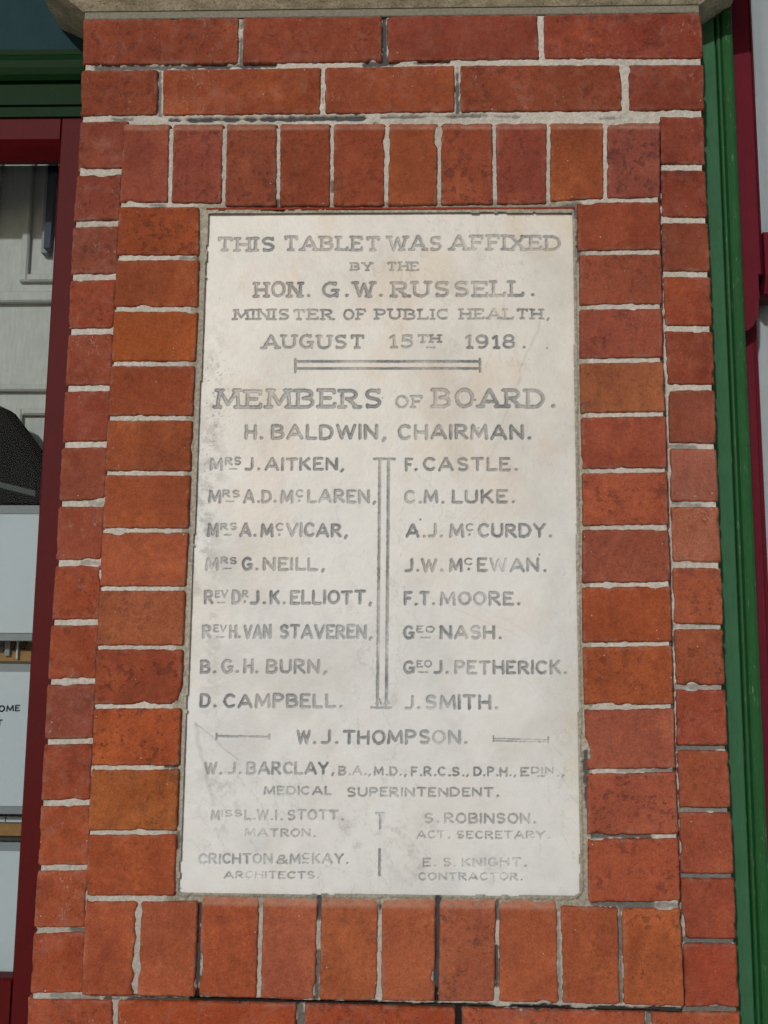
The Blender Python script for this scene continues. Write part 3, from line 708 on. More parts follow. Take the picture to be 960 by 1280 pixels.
# mortar: one rough sheet in the joints
def mortar():
    st = 0.0018
    xs = np.arange(-0.512, 0.512, st); zs = np.arange(-0.80, 0.7605, st)
    X, Z = np.meshgrid(xs, zs)
    tabx = lambda t: (np.array([p[1] for p in sorted(t, key=lambda p: p[1])]), np.array([p[0] for p in sorted(t, key=lambda p: p[1])]))
    def edge(t): a, b_ = tabx(t); return np.interp(Z, a, b_)
    pl, pr = edge(PANEL_L), edge(PANEL_R); L0, R0 = edge(PIER_L), edge(PIER_R)
    inner = (X > pl + .0012) & (X < pr - .0012) & (Z < 0.5712) & (Z > min(p[1] for p in PANEL_L) + .001 - (X + .4) * .014)
    D = np.full(X.shape, 1.0)
    for Yp, q, rgb, gl, ch in BRICKS:
        q = np.array(q).reshape(4, 2)
        x0, x1, z0, z1 = q[:, 0].min() - .02, q[:, 0].max() + .02, q[:, 1].min() - .02, q[:, 1].max() + .02
        i0, i1 = np.searchsorted(xs, [x0, x1]); j0, j1 = np.searchsorted(zs, [z0, z1])
        xx, zz = X[j0:j1, i0:i1], Z[j0:j1, i0:i1]
        if xx.size == 0: continue
        s = np.full(xx.shape, -1.0)
        for k in range(4):
            a, b_ = q[k], q[(k + 1) % 4]; e = b_ - a; nrm = np.array([-e[1], e[0]]) / np.linalg.norm(e)   # outward for TL TR BR BL
            s = np.maximum(s, (xx - a[0]) * nrm[0] + (zz - a[1]) * nrm[1])
        D[j0:j1, i0:i1] = np.minimum(D[j0:j1, i0:i1], s)
    T = tablet_sdf(X, Z)                          # positive inside the tablet
    dark = np.zeros(X.shape)
    wob = (vnoise(X, Z, 130, 3, 41) - .5)
    for ax, az, bx, bz, r, s in DARK:
        m = (X > min(ax, bx) - .012) & (X < max(ax, bx) + .012) & (Z > min(az, bz) - .012) & (Z < max(az, bz) + .012)
        if not m.any(): continue
        px, pz = X[m] - ax, Z[m] - az; ex, ez = bx - ax, bz - az; t = np.clip((px * ex + pz * ez) / (ex * ex + ez * ez + 1e-9), 0, 1)
        dd = np.hypot(px - t * ex, pz - t * ez) + wob[m] * .004 + np.clip(vnoise(X[m], Z[m], 38, 3, 45) - .55, 0, 1) * .014
        dark[m] = np.maximum(dark[m], s * sstep(r + .0004, r - .0010, dd))
    nz = vnoise(X, Z, 160, 4, 43, .65); nz2 = vnoise(X, Z, 28, 3, 47)
    base = np.where(inner, YI, YO)
    rec = 0.0030 + (nz - .5) * .0032 + (nz2 - .5) * .0022 + dark * .0040
    Y = base + rec
    tb = inner & (T > -0.010) & (T <= 0.0)        # fillet towards the tablet
    Y = np.where(tb, Y * (-T / .010) + (YT - .0010 + (nz - .5) * .0010) * (1 + T / .010), Y)
    # colour
    light = np.array(lin((186, 181, 172), KALB)); tan = np.array(lin((160, 154, 140), KALB)); drk = np.array(lin((66, 68, 70), KALB)); blk = np.array(lin((34, 33, 32), KALB))
    warm = sstep(.35, .7, vnoise(X, Z, 14, 3, 53))[..., None]
    C = light * (1 - .25 * warm) + tan * .25 * warm
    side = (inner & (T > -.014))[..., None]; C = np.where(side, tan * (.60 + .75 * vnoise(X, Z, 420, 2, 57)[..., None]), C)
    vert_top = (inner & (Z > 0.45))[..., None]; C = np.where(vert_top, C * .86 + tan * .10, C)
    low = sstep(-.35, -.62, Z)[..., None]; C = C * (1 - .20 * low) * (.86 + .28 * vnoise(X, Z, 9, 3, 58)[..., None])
    C = C * (.70 + .6 * vnoise(X, Z, 300, 3, 59, .8))[..., None]
    dk = dark[..., None]; under_frame = (Z < -.655)[..., None]
    C = C * (1 - dk) + np.where(under_frame, blk, drk) * (.75 + .5 * nz[..., None]) * dk  # black under the frame: dark mortar with its shade put in the colour
    keep = (D > -0.007) & (T < 0.006) & (X > L0 + .002) & (X < R0 - .002)
    kf = keep[:-1, :-1] & keep[1:, :-1] & keep[1:, 1:] & keep[:-1, 1:]
    idx = np.arange(X.size).reshape(X.shape)
    F = np.stack([idx[:-1, :-1], idx[:-1, 1:], idx[1:, 1:], idx[1:, :-1]], -1)[kf]
    used = np.unique(F); rem = np.zeros(X.size, int); rem[used] = np.arange(used.size); F = rem[F]
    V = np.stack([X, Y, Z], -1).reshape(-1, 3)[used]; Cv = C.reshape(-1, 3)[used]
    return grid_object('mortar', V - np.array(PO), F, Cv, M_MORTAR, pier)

def grid_object(name, V, F, Cv, mat, parent, smooth=True):
    me = bpy.data.meshes.new(name); nf = len(F)
    me.vertices.add(len(V)); me.vertices.foreach_set('co', V.astype(np.float32).ravel())
    me.loops.add(nf * 4); me.loops.foreach_set('vertex_index', F.astype(np.int32).ravel())
    me.polygons.add(nf); me.polygons.foreach_set('loop_start', np.arange(0, nf * 4, 4, dtype=np.int32))
    try: me.polygons.foreach_set('loop_total', np.full(nf, 4, dtype=np.int32))
    except Exception: pass
    me.update(calc_edges=True)
    me.polygons.foreach_set('use_smooth', np.full(nf, smooth))
    a = me.attributes.new('Col', 'FLOAT_COLOR', 'POINT')
    a.data.foreach_set('color', np.concatenate([np.clip(Cv, 0, 1), np.ones((len(Cv), 1))], 1).astype(np.float32).ravel())
    o = bpy.data.objects.new(name, me); COL.objects.link(o); me.materials.append(mat); o.parent = parent
    return o

# ---------------------------------------------------------------- marble tablet
TC = [(-0.2727, 0.4405), (0.2786, 0.4386), (0.2713, -0.5407), (-0.2806, -0.5444)]
TR_ = [0.003, 0.002, 0.016, 0.009]
def tablet_sdf(X, Z):
    s = np.full(X.shape, 1.0); ds = []
    for k in range(4):
        a, b_ = np.array(TC[k]), np.array(TC[(k + 1) % 4]); e = b_ - a; nrm = np.array([e[1], -e[0]]) / np.linalg.norm(e)
        ds.append((X - a[0]) * nrm[0] + (Z - a[1]) * nrm[1])          # positive inside
    s = np.minimum(np.minimum(ds[0], ds[1]), np.minimum(ds[2], ds[3]))
    for k in range(4):                                                # corner k lies between side k-1 and side k
        r = TR_[k]; p, q = ds[k - 1], ds[k]
        m = (p < r) & (q < r); s = np.where(m, r - np.hypot(r - p, r - q), s)
    return s + (vnoise(X, Z, 60, 4, 61, .6) - .5) * .0016

def E_(cx, cy, rx, ry, a0, a1, n=9):
    return [(cx + rx * math.cos(math.radians(a0 + (a1 - a0) * i / n)), cy + ry * math.sin(math.radians(a0 + (a1 - a0) * i / n))) for i in range(n + 1)]
GL = {
 'A': (.78, [[(0, 0), (.37, 1), (.41, 1), (.78, 0)], [(.14, .30), (.64, .30)]]),
 'B': (.60, [[(0, 0), (0, 1)], [(0, 1), (.30, 1)] + E_(.30, .77, .24, .23, 90, -60, 6) + [(.22, .53)], [(.22, .53), (.32, .53)] + E_(.32, .265, .28, .265, 90, -90, 8) + [(0, 0)]]),
 'C': (.62, [E_(.34, .5, .34, .5, 48, 312, 14)]),
 'D': (.66, [[(0, 0), (0, 1)], [(0, 1), (.26, 1)] + E_(.26, .5, .40, .5, 90, -90, 10) + [(0, 0)]]),
 'E': (.50, [[(0, 0), (0, 1)], [(0, 1), (.50, 1)], [(0, .52), (.36, .52)], [(0, 0), (.52, 0)]]),
 'F': (.48, [[(0, 0), (0, 1)], [(0, 1), (.50, 1)], [(0, .50), (.36, .50)]]),
 'G': (.68, [E_(.34, .5, .34, .5, 50, 318, 14), [(.64, .10), (.64, .44)], [(.42, .44), (.70, .44)]]),
 'H': (.62, [[(0, 0), (0, 1)], [(.62, 0), (.62, 1)], [(0, .5), (.62, .5)]]),
 'I': (0, [[(0, 0), (0, 1)]]),
 'J': (.40, [[(.40, 1), (.40, .26)] + E_(.20, .24, .20, .24, 0, -110, 7) + [(.0, .02)]]),
 'K': (.60, [[(0, 0), (0, 1)], [(.54, 1), (.04, .42)], [(.20, .56), (.60, 0)]]),
 'L': (.48, [[(0, 1), (0, 0)], [(0, 0), (.50, 0)]]),
 'M': (.84, [[(0, 0), (.07, 1)], [(.07, 1), (.42, .16)], [(.42, .16), (.77, 1)], [(.77, 1), (.84, 0)]]),
 'N': (.64, [[(0, 0), (0, 1)], [(0, 1), (.64, 0)], [(.64, 0), (.64, 1)]]),
 'O': (.68, [E_(.34, .5, .34, .5, 0, 360, 18)]),
 'P': (.54, [[(0, 0), (0, 1)], [(0, 1), (.28, 1)] + E_(.28, .74, .26, .26, 90, -90, 8) + [(.0, .48)]]),
 'R': (.60, [[(0, 0), (0, 1)], [(0, 1), (.28, 1)] + E_(.28, .75, .26, .25, 90, -80, 8) + [(.16, .50)], [(.20, .50), (.60, 0)]]),
 'S': (.56, [E_(.29, .75, .25, .25, 30, 250, 9) + E_(.28, .25, .27, .25, 80, -140, 9)]),
 'T': (.62, [[(.31, 0), (.31, 1)], [(0, 1), (.62, 1)]]),
 'U': (.62, [[(0, 1), (0, .32)] + E_(.31, .31, .31, .31, 180, 360, 9) + [(.62, 1)]]),
 'V': (.70, [[(0, 1), (.35, 0)], [(.35, 0), (.70, 1)]]),
 'W': (.98, [[(0, 1), (.25, 0)], [(.25, 0), (.49, .92)], [(.49, .92), (.74, 0)], [(.74, 0), (.98, 1)]]),
 'X': (.66, [[(0, 0), (.66, 1)], [(0, 1), (.66, 0)]]),
 'Y': (.66, [[(0, 1), (.33, .45)], [(.66, 1), (.33, .45)], [(.33, .45), (.33, 0)]]),
 '1': (.20, [[(.0, .82), (.18, 1), (.18, 0)]]),
 '5': (.50, [[(.46, 1), (.08, 1), (.04, .56)], [(.04, .56), (.22, .62)] + E_(.22, .31, .28, .31, 80, -140, 9)]),
 '8': (.54, [E_(.27, .75, .22, .25, 0, 360, 12), E_(.27, .26, .27, .26, 0, 360, 14)]),
 '9': (.54, [E_(.27, .70, .26, .30, 0, 360, 14), [(.53, .70)] + E_(.24, .40, .29, .40, 10, -110, 8)]),
 '&': (.66, [[(.66, .0), (.14, .68)] + E_(.30, .80, .18, .20, 200, -30, 8) + [(.10, .36)] + E_(.26, .22, .24, .22, 150, 330, 8) + [(.62, .46)]]),
 '.': (.05, [[(.02, .02), (.04, .02)]]),
 ',': (.06, [[(.04, .02), (.03, .00), (-.03, -.14)]]),
 '_': (1.0, [[(0, 0), (1, 0)]]),
}
GL['.'] = (.05, [[(.0, .03), (.03, .03)]])
def layout(text, x0, x1, z0, z1, cap, serif):
    """centre lines of the letters in metres"""
    sw = cap * (0.19 if serif else 0.212)
    if cap < 0.0145: sw = cap * 0.222
    if text == '_':
        return [[(x0, z0 + sw * .5), (x1, z1 + sw * .5)]], min(sw, .0020)
    gap = .34 if serif else .30
    tot = sum(GL[c][0] for c in text) + gap * (len(text) - 1)
    for c in text:
        if c in '.,': tot += gap * .35
    kx = (x1 - x0 - sw) / max(tot, .05); ky = cap - sw
    out = []; x = x0 + sw / 2; r = random.Random(hash_(text) + int(x0 * 1e4))
    for c in text:
        wd, st = GL[c]
        if c in '.,': x += gap * .35 * kx
        jx, jz, js = r.uniform(-.02, .02) * kx, r.uniform(-.02, .02) * cap, r.uniform(.97, 1.03)
        def tr(p): 
            xx = x + p[0] * kx + jx; t = (xx - x0) / max(x1 - x0, 1e-6)
            return (xx, z0 * (1 - t) + z1 * t + sw / 2 + p[1] * ky * js + jz)
        ends = []
        for s in st:
            out.append([tr(p) for p in s]); 
            if serif and c not in '.,': ends += [(s[0], s[1]), (s[-1], s[-2])]
        if serif and c not in 'O8&.,':
            allp = [p for s in st for p in s]
            for p, q in ends:
                dx, dy = p[0] - q[0], p[1] - q[1]
                near = sum(1 for a in allp if abs(a[0] - p[0]) < .02 and abs(a[1] - p[1]) < .02)
                if abs(dy) > abs(dx) * .9 and (p[1] < .03 or p[1] > .97) and c not in 'CGS' :
                    if c in 'MW' and near > 1 and 0.2 < p[0] < .7: continue
                    out.append([tr((p[0] - .13, p[1])), tr((p[0] + .13, p[1]))])
                elif near == 1 and abs(dx) > abs(dy) and p[1] in (0, 1):
                    out.append([tr((p[0], p[1])), tr((p[0] + .02, p[1] + (.16 if p[1] == 0 else -.16)))])
                elif near == 1 and c in 'CGS' and (p[1] > .7 or p[1] < .3):
                    out.append([tr((p[0], p[1])), tr((p[0] + .01, p[1] + (.12 if p[1] > .5 else -.10)))])
        x += (wd + gap) * kx
        if c in '.,': x -= 0
    return out, sw
def hash_(s): return sum((i + 3) * ord(c) for i, c in enumerate(s))

def tablet():
    root = empty('marble_tablet', (0, YT, -0.5427), 'tall white marble memorial tablet with carved grey lettering, set into the brick pier', 'tablet')
    RO = wloc(root)
    st = 0.0009
    xs = np.arange(-0.2835, 0.2835, st); zs = np.arange(-0.5495, 0.4455, st)
    X, Z = np.meshgrid(xs, zs)
    Dm = np.full(X.shape, 1.0); Wd = np.full(X.shape, .003); Ln = np.zeros(X.shape, int)
    def stroke(pts, w_, line):
        for (ax, az), (bx, bz) in zip(pts[:-1], pts[1:]):
            R_ = w_ / 2 + .0022
            i0, i1 = np.searchsorted(xs, [min(ax, bx) - R_, max(ax, bx) + R_]); j0, j1 = np.searchsorted(zs, [min(az, bz) - R_, max(az, bz) + R_])
            xx, zz = X[j0:j1, i0:i1], Z[j0:j1, i0:i1]
            if xx.size == 0: continue
            ex, ez = bx - ax, bz - az; t = np.clip(((xx - ax) * ex + (zz - az) * ez) / (ex * ex + ez * ez + 1e-12), 0, 1)
            d = np.hypot(xx - ax - t * ex, zz - az - t * ez) - w_ / 2
            o = Dm[j0:j1, i0:i1]; m = d < o
            o[m] = d[m]; Wd[j0:j1, i0:i1][m] = w_; Ln[j0:j1, i0:i1][m] = line
    for line, text, x0, x1, z0, z1, cap, se in TEXT:
        segs, sw = layout(text, x0, x1, z0, z1, cap, se)
        for s in segs: stroke(s, sw, line)
    for line, pts, w_ in RULES: stroke(pts, w_, line)
    wob = (vnoise(X, Z, 420, 2, 71) - .5) * .0011
    d = Dm + wob
    groove = sstep(.0003, -.0014, d)
    S = tablet_sdf(X, Z)
    back = np.where(S < .0022, .0009 * np.clip(1 - S / .0022, 0, 1) ** 2, 0) + np.where(S < 0, np.clip(-S * 9, 0, .014), 0)
    nz = vnoise(X, Z, 130, 4, 73, .6)
    Y = YT + groove * .00095 + back + (nz - .5) * .00025 + (vnoise(X, Z, 12, 2, 74) - .5) * .0010
    # ---- colour of the stone
    t = sstep(.30, -.30, Z)[..., None]
    warm = np.array(lin((205, 200, 192))); cool = np.array(lin((206, 206, 204)))
    C = warm * (1 - t) + cool * t
    cl = vnoise(X + vnoise(X, Z, 14, 2, 75) * .05, Z * .8, 11, 5, 77, .6)[..., None]
    C = C * (1.08 - .15 * sstep(.35, .75, cl)) * (.955 + .09 * vnoise(X, Z, 90, 4, 78, .7)[..., None])
    pk = sstep(.48, .68, vnoise(X, Z, 12, 5, 79, .6))[..., None] * (1 - .6 * t); C = C * (1 - pk * np.array([.03, .09, .15]))
    vv = vnoise(X * .8 + Z * .55, Z * .35 - X * .5, 26, 5, 95, .6); vein = np.exp(-((vv - .5) / .012) ** 2) * sstep(.45, .65, vnoise(X, Z, 7, 3, 97)); C = C * (1 - .13 * vein[..., None])
    wm = lambda cx, cz, rx, rz: np.exp(-(((X - cx) / rx) ** 2 + ((Z - cz) / rz) ** 2))
    grime = np.zeros(X.shape)
    n1 = vnoise(X, Z, 55, 5, 81, .7); n2 = vnoise(X, Z, 330, 3, 83, .6)
    grime += .42 * sstep(.42, .70, n1) * (wm(-.252, .10, .022, .16) + .8 * wm(-.262, -.06, .018, .12) + .5 * wm(-.24, -.20, .02, .15))
    specks = .45 * sstep(.67, .72, n2) * (1.2 * wm(-.252, .16, .030, .07) + .9 * wm(-.262, .05, .016, .08) + .16 * wm(.268, .10, .02, .25) + .2 * wm(.25, -.3, .03, .15) + .04)
    grime += .35 * sstep(.5, .75, n1) * (wm(-.03, -.455, .06, .035) + wm(.045, -.455, .03, .02) + wm(-.22, -.40, .03, .10) + .6 * wm(.10, -.50, .10, .03))
    for (ax, az, bx, bz, wv, s) in ((.2239, .2674, .1650, .11, .0022, .30), (.1741, .2944, .145, .20, .0026, .20), (-.2606, -.3142, -.1977, -.3625, .0011, .6), (-.2606, -.3142, -.235, -.42, .0035, .35),
                                    (-.10, .16, -.02, .10, .002, .10), (.05, -.13, .19, -.19, .0016, .16), (.23, -.20, .10, -.13, .0015, .12), (-.17, -.42, -.155, -.45, .0012, .3), (.18, .13, .135, .02, .002, .12)):
        px, pz = X - ax + (vnoise(X, Z, 40, 3, 87) - .5) * .012, Z - az; ex, ez = bx - ax, bz - az; tt = np.clip((px * ex + pz * ez) / (ex * ex + ez * ez), 0, 1)
        grime += .55 * s * sstep(wv * 1.3, wv * .2, np.hypot(px - tt * ex, pz - tt * ez)) * (.4 + 1.2 * nz)
    rr = np.hypot(X - .2491, Z + .3276); grime += .08 * sstep(.004, .001, abs(rr - .009))
    edgeg = sstep(.004, .0, S) * .14; grime += edgeg * (.5 + nz)
    g = np.clip(grime, 0, .85)[..., None]; C = C * (1 - g) + np.array(lin((112, 112, 110))) * g
    sp = np.clip(specks, 0, .8)[..., None]; C = C * (1 - sp) + np.array(lin((84, 82, 78))) * sp
    ye = np.clip(wm(.262, -.36, .02, .14) * .5 * sstep(.4, .7, n1) + .5 * wm(.2, -.35, .06, .03) * sstep(.5, .8, n1), 0, 1)[..., None]; C = C * (1 - ye * np.array([.04, .10, .26]))
    # small single marks
    for cx, cz, r_, c3 in ((.129, .150, .0022, (130, 78, 66)), (.1335, .1085, .0018, (150, 120, 100)), (.0505, -.025, .0022, (72, 96, 74)), (-.2455, .163, .0016, (60, 58, 56)), (.2185, -.0745, .0018, (92, 88, 82)), (-.005, .153, .0012, (80, 76, 72)), (-.2475, .3045, .0012, (90, 86, 82)), (.2335, .2275, .002, (140, 126, 110))):
        m = sstep(r_, r_ * .4, np.hypot(X - cx, Z - cz) + wob)[..., None]; C = C * (1 - m) + np.array(lin(c3)) * m
    # ---- paint left in the letters
    core = sstep(.0003, -.0005, d)
    fl = vnoise(X, Z, 24, 3, 91); fl2 = vnoise(X, Z, 260, 3, 93, .7)
    rim = sstep(-.0016, -.0003, d)
    lowf = sstep(-.38, -.43, Z)
    paint = core * np.clip(.60 + .95 * (fl - .48) + .75 * (fl2 - .5) * .7 + .05 - .16 * lowf - .14 * wm(.12, .34, .12, .06), .12, .95)
    ink = np.array(lin((98, 103, 106))) * (.85 + .3 * fl2[..., None])
    pa = paint[..., None]; C = C * (1 - pa) + ink * pa
    nick = (sstep(.66, .74, fl2) * sstep(.0016, .0, abs(d)))[..., None] * .35; C = C * (1 - nick) + np.array(lin((90, 90, 88))) * nick
    C = C * KALB
    V = np.stack([X, Y, Z], -1).reshape(-1, 3) - np.array(RO); Cv = C.reshape(-1, 3)
    idx = np.arange(X.size).reshape(X.shape)
    F = np.stack([idx[:-1, :-1], idx[:-1, 1:], idx[1:, 1:], idx[1:, :-1]], -1)
    core_f = (core[:-1, :-1] + core[1:, 1:]) > .7
    lf = np.where(core_f, Ln[:-1, :-1], 0)
    def sub(name, m, label=None):
        f = F[m]; used = np.unique(f); rem = np.zeros(X.size, int); rem[used] = np.arange(used.size)
        o = grid_object(name, V[used], rem[f], Cv[used], M_MARBLE, root)
        if label: o['label'] = label
        return o
    sub('slab', lf == 0)
    words = {}
    for line, text, *_ in TEXT: words.setdefault(line, []).append(text)
    for ln in sorted(words):
        m = lf == ln
        if m.any(): sub('carved_line', m, 'carved grey line of letters reading ' + ' '.join(w_ for w_ in words[ln] if w_ not in '_.'))
    for ln, lb in ((40, 'double horizontal carved rule under the date'), (41, 'tall double vertical carved rule between the name columns'), (42, 'short carved dash left of the Thompson line'), (43, 'short carved dash right of the Thompson line'), (44, 'short T-shaped carved mark'), (45, 'short upright carved mark')):
        m = lf == ln
        if m.any(): sub('carved_rule', m, lb)
    b = MB(); b.box(-0.268, 0.268, YT + .0035, YT + .024, -0.538, 0.436); b.build('backing', M_ROOM, root)
    return root
mortar()
TAB = tablet()
# thin red tile edging showing over the tablet
b = MB()
xs_ = np.linspace(-.2705, .2775, 9)
for a, c_ in zip(xs_[:-1], xs_[1:]):
    j = rng.uniform(-.0006, .0006); zz = .4404 - (a + .27) * .0035
    b.box(a, c_ - .0006, YT - .0046 + j, YT + .010, zz, zz + .0038 + j, .0006)
o = b.build('tile_edging', M_BRICK, pier); L = lin((132, 58, 42), KALB); o.color = (*L, 0)

# sandstone cap of the pier (underside visible from below)
def cap():
    # splayed underside: from the head of the bricks outwards and up, then a plain vertical face
    zb, zt, ztop = 0.7735, 0.810, 1.02
    xs_l, xs_r = -0.4770, 0.4755
    V = []; F = []
    def surf(p00, p10, p11, p01, nu, nv, amp):
        i0 = len(V); P = [np.array(p, float) for p in (p00, p10, p11, p01)]
        nrm = np.cross(P[1] - P[0], P[3] - P[0]); nrm /= np.linalg.norm(nrm)
        for j in range(nv + 1):
            for i in range(nu + 1):
                u, v = i / nu, j / nv
                p = (P[0] * (1 - u) + P[1] * u) * (1 - v) + (P[3] * (1 - u) + P[2] * u) * v
                e = min(1.0, 4 * min(u * nu, nu - u * nu, v * nv, nv - v * nv) / 4)
                q = (vnoise(np.array([p[0] + p[1]]), np.array([p[2] * 2 - p[1]]), 75, 4, 101, .7)[0] - .5) * amp * e
                V.append(tuple(p + nrm * q))
        for j in range(nv):
            for i in range(nu):
                a = i0 + j * (nu + 1) + i; F.append((a, a + 1, a + nu + 2, a + nu + 1))
    XL, XR, YF = -0.5480, 0.5390, -0.050
    yl, yr = .118, .074
    surf((XL, YF, zt), (XR, YF, zt), (xs_r, 0.0, zb), (xs_l, 0.0, zb), 150, 12, .0035)          # front splay
    surf((XL, yl, zt), (XL, YF, zt), (xs_l, 0.0, zb), (xs_l, yl, zb), 26, 12, .0035)              # left splay
    surf((XR, YF, zt), (XR, yr, zt), (xs_r, yr, zb), (xs_r, 0.0, zb), 22, 12, .0035)              # right splay
    surf((XL, YF, ztop), (XR, YF, ztop), (XR, YF, zt), (XL, YF, zt), 100, 22, .003)               # faces
    surf((XL, .148, ztop), (XL, YF, ztop), (XL, YF, zt), (XL, .148, zt), 14, 14, .003)
    surf((XR, YF, ztop), (XR, .148, ztop), (XR, .148, zt), (XR, YF, zt), 14, 14, .003)
    surf((XL, .148, ztop), (XR, .148, ztop), (XR, YF, ztop), (XL, YF, ztop), 4, 2, 0)
    surf((xs_l, 0, zb), (xs_r, 0, zb), (xs_r, .10, zb), (xs_l, .10, zb), 4, 2, 0)
    b = MB(); b.v = V; b.f = F
    b.build('stone_cap', M_STONE, pier, True, True)
    q = MB(); q.box(-.4745, .4735, .0012, .05, .7605, zb - .0004, .0012); q.build('bed_joint', plain_material('bed_mortar', (142, 137, 124), KALB, .95, .5, 220, .004), pier)
cap()

# ---------------------------------------------------------------- left: maroon window with green transom
win = empty('shop_window', (-0.60, 0.10, GZ), 'maroon framed window with green moulded transom, left of the brick pier', 'window')
XJ, XE = -0.537, -0.50
b = MB(); b.extrude([(XJ, .142), (XJ, .104), (XJ + .003, .100), (XE + .03, .100), (XE + .03, .142)], GZ, .6498); b.build('jamb', M_MAROON, win)
b = MB(); b.extrude([(.614, .100), (.650, .100), (.650, .140), (.590, .140), (.590, .128), (.606, .108)], -1.55, XJ - .0004, 'x'); b.build('head_rail', M_MAROON, win)
b = MB(); b.extrude([(-.682, .106), (-.686, .100), (-.86, .100), (-.86, .142), (-.682, .142)], -1.55, XJ - .0005, 'x'); b.build('bottom_rail', M_MAROON, win)
b = MB(); b.extrude([(.6502, .140), (.6502, .095), (.668, .095), (.6685, .090), (.690, .090), (.6905, .094), (.708, .094), (.7085, .086), (.716, .080), (.726, .0765), (.738, .076), (.748, .079), (.754, .086), (.7545, .090), (.7655, .090), (.7660, .140)], -1.55, XE + .03, 'x')
b.build('transom', M_GREEN_D, win)
b = MB(); b.box(-1.55, XJ, .148, .152, -.6822, .5935); b.build('glass_pane', M_GLASS, win)
b = MB(); b.box(XJ - .0042, XJ - .0002, .1365, .1475, -.68, .589); b.build('putty_bead', plain_material('old_putty', (150, 158, 142), KALB, .6, .2), win)
b = MB(); b.box(-1.62, -1.5505, .09, .16, GZ, .80); b.build('jamb', M_MAROON, win)
b = MB(); b.box(-1.55, XE + .03, .105, .16, GZ, -.8605); b.build('apron_panel', M_GREEN, win)
tp = MB(); tp.box(-1.62, -.46, .100, .150, .7664, 1.6); tag(tp.build('painted_panel', M_TEAL), 'dark teal painted panel above the green transom beside the stone cap', 'panel')

# panelled white door standing in the room behind the glass
dr = empty('panelled_door', (-0.9, .30, GZ), 'off-white panelled door seen through the left window, above the notices', 'door')
b = MB(); b.box(-1.30, -.46, .302, .335, GZ + .02, 1.1); b.build('door_leaf', M_WHITE, dr)
dl = plain_material('shadow_gap_grey', (96, 94, 86), 1.1, .7, .1)
def frame(x0, x1, z0, z1, w_, y0, y1, nm, mt):
    b = MB()
    b.box(x0, x0 + w_, y0, y1, z0, z1, .003); b.box(x1 - w_, x1, y0, y1, z0, z1, .003)
    b.box(x0 + w_, x1 - w_, y0, y1, z1 - w_, z1, .003); b.box(x0 + w_, x1 - w_, y0, y1, z0, z0 + w_, .003)
    return b.build(nm, mt, dr)
frame(-.6625, -.30, .4445, 1.05, .014, .290, .3025, 'panel_moulding', M_WHITE)
frame(-1.10, -.7085, .4445, 1.05, .012, .290, .3025, 'panel_moulding', M_WHITE)
frame(-.6550, -.30, -.30, .2135, .012, .290, .3025, 'panel_moulding', M_WHITE)
b = MB(); b.box(-1.30, -.46, .286, .3022, .405, .425, .003); b.build('middle_rail', M_WHITE, dr)
b = MB(); b.box(-1.30, -.46, .288, .3022, .2440, .256, .003); b.build('middle_rail', M_WHITE, dr)
b = MB(); b.box(-.6235, -.6125, .284, .2995, .4945, .70); b.build('edge_strip', M_GREY, dr)  # grey band reflected in the glass, built as a solid
bk = MB(); bk.box(-.6115, -.600, .262, .280, .4945, .72); bk.box(-.6115, -.600, .262, .280, .72, .90); tag(bk.build('reflected_stripe', M_BLUE), 'narrow dark blue strap built for a reflection at the right edge of the left window', 'stripe')  # blue stripe: a reflection in the glass, built as a solid

# dark rounded bag built for a reflection in the glass, over the top notice
def blob():
    pts = []; n = 26; V = []; F = []
    prof = [(-.80, .030), (-.80, .10), (-.745, .150), (-.70, .185), (-.6542, .1985), (-.634, .1895), (-.612, .162), (-.585, .128), (-.566, .100), (-.558, .070), (-.556, .030)]
    m = len(prof); ys = [.188, .196, .215, .24, .262, .275]; sc = [.86, .95, 1, 1, .95, .86]
    for y, s in zip(ys, sc):
        for x, z in prof: V.append((-.68 + (x + .68) * s, y, .025 + (z - .025) * s))
    for a in range(len(ys) - 1):
        for k in range(m):
            j = (k + 1) % m; F.append((a * m + k, a * m + j, (a + 1) * m + j, (a + 1) * m + k))
    F.append(tuple(range(m))[::-1]); F.append(tuple((len(ys) - 1) * m + k for k in range(m)))
    b = MB(); b.v = V; b.f = F
    root = empty('reflection_blob', (-.68, .22, .025), 'black rounded bag built for a reflection in the left window glass, above the top white notice', 'blob')
    b.build('blob_body', M_BLACK, root)
    t = MB(); 
    P0 = [(-.80, .062), (-.70, .064), (-.64, .056), (-.575, .040)]
    for (x0, z0), (x1, z1) in zip(P0[:-1], P0[1:]):
        i = len(t.v); t.v += [(x0, .1865, z0), (x1, .1865, z1), (x1, .1865, z1 + .009), (x0, .1865, z0 + .009), (x0, .1905, z0), (x1, .1905, z1), (x1, .1905, z1 + .009), (x0, .1905, z0 + .009)]
        t.f += [(i, i + 1, i + 2, i + 3), (i + 4, i + 7, i + 6, i + 5), (i, i + 4, i + 5, i + 1), (i + 3, i + 2, i + 6, i + 7), (i, i + 3, i + 7, i + 4), (i + 1, i + 5, i + 6, i + 2)]
    t.build('blob_streak', plain_material('grey_streak', (70, 78, 76), 1.1, .7, .2), root)  # grey light streak of the reflection, built as a strip
blob()

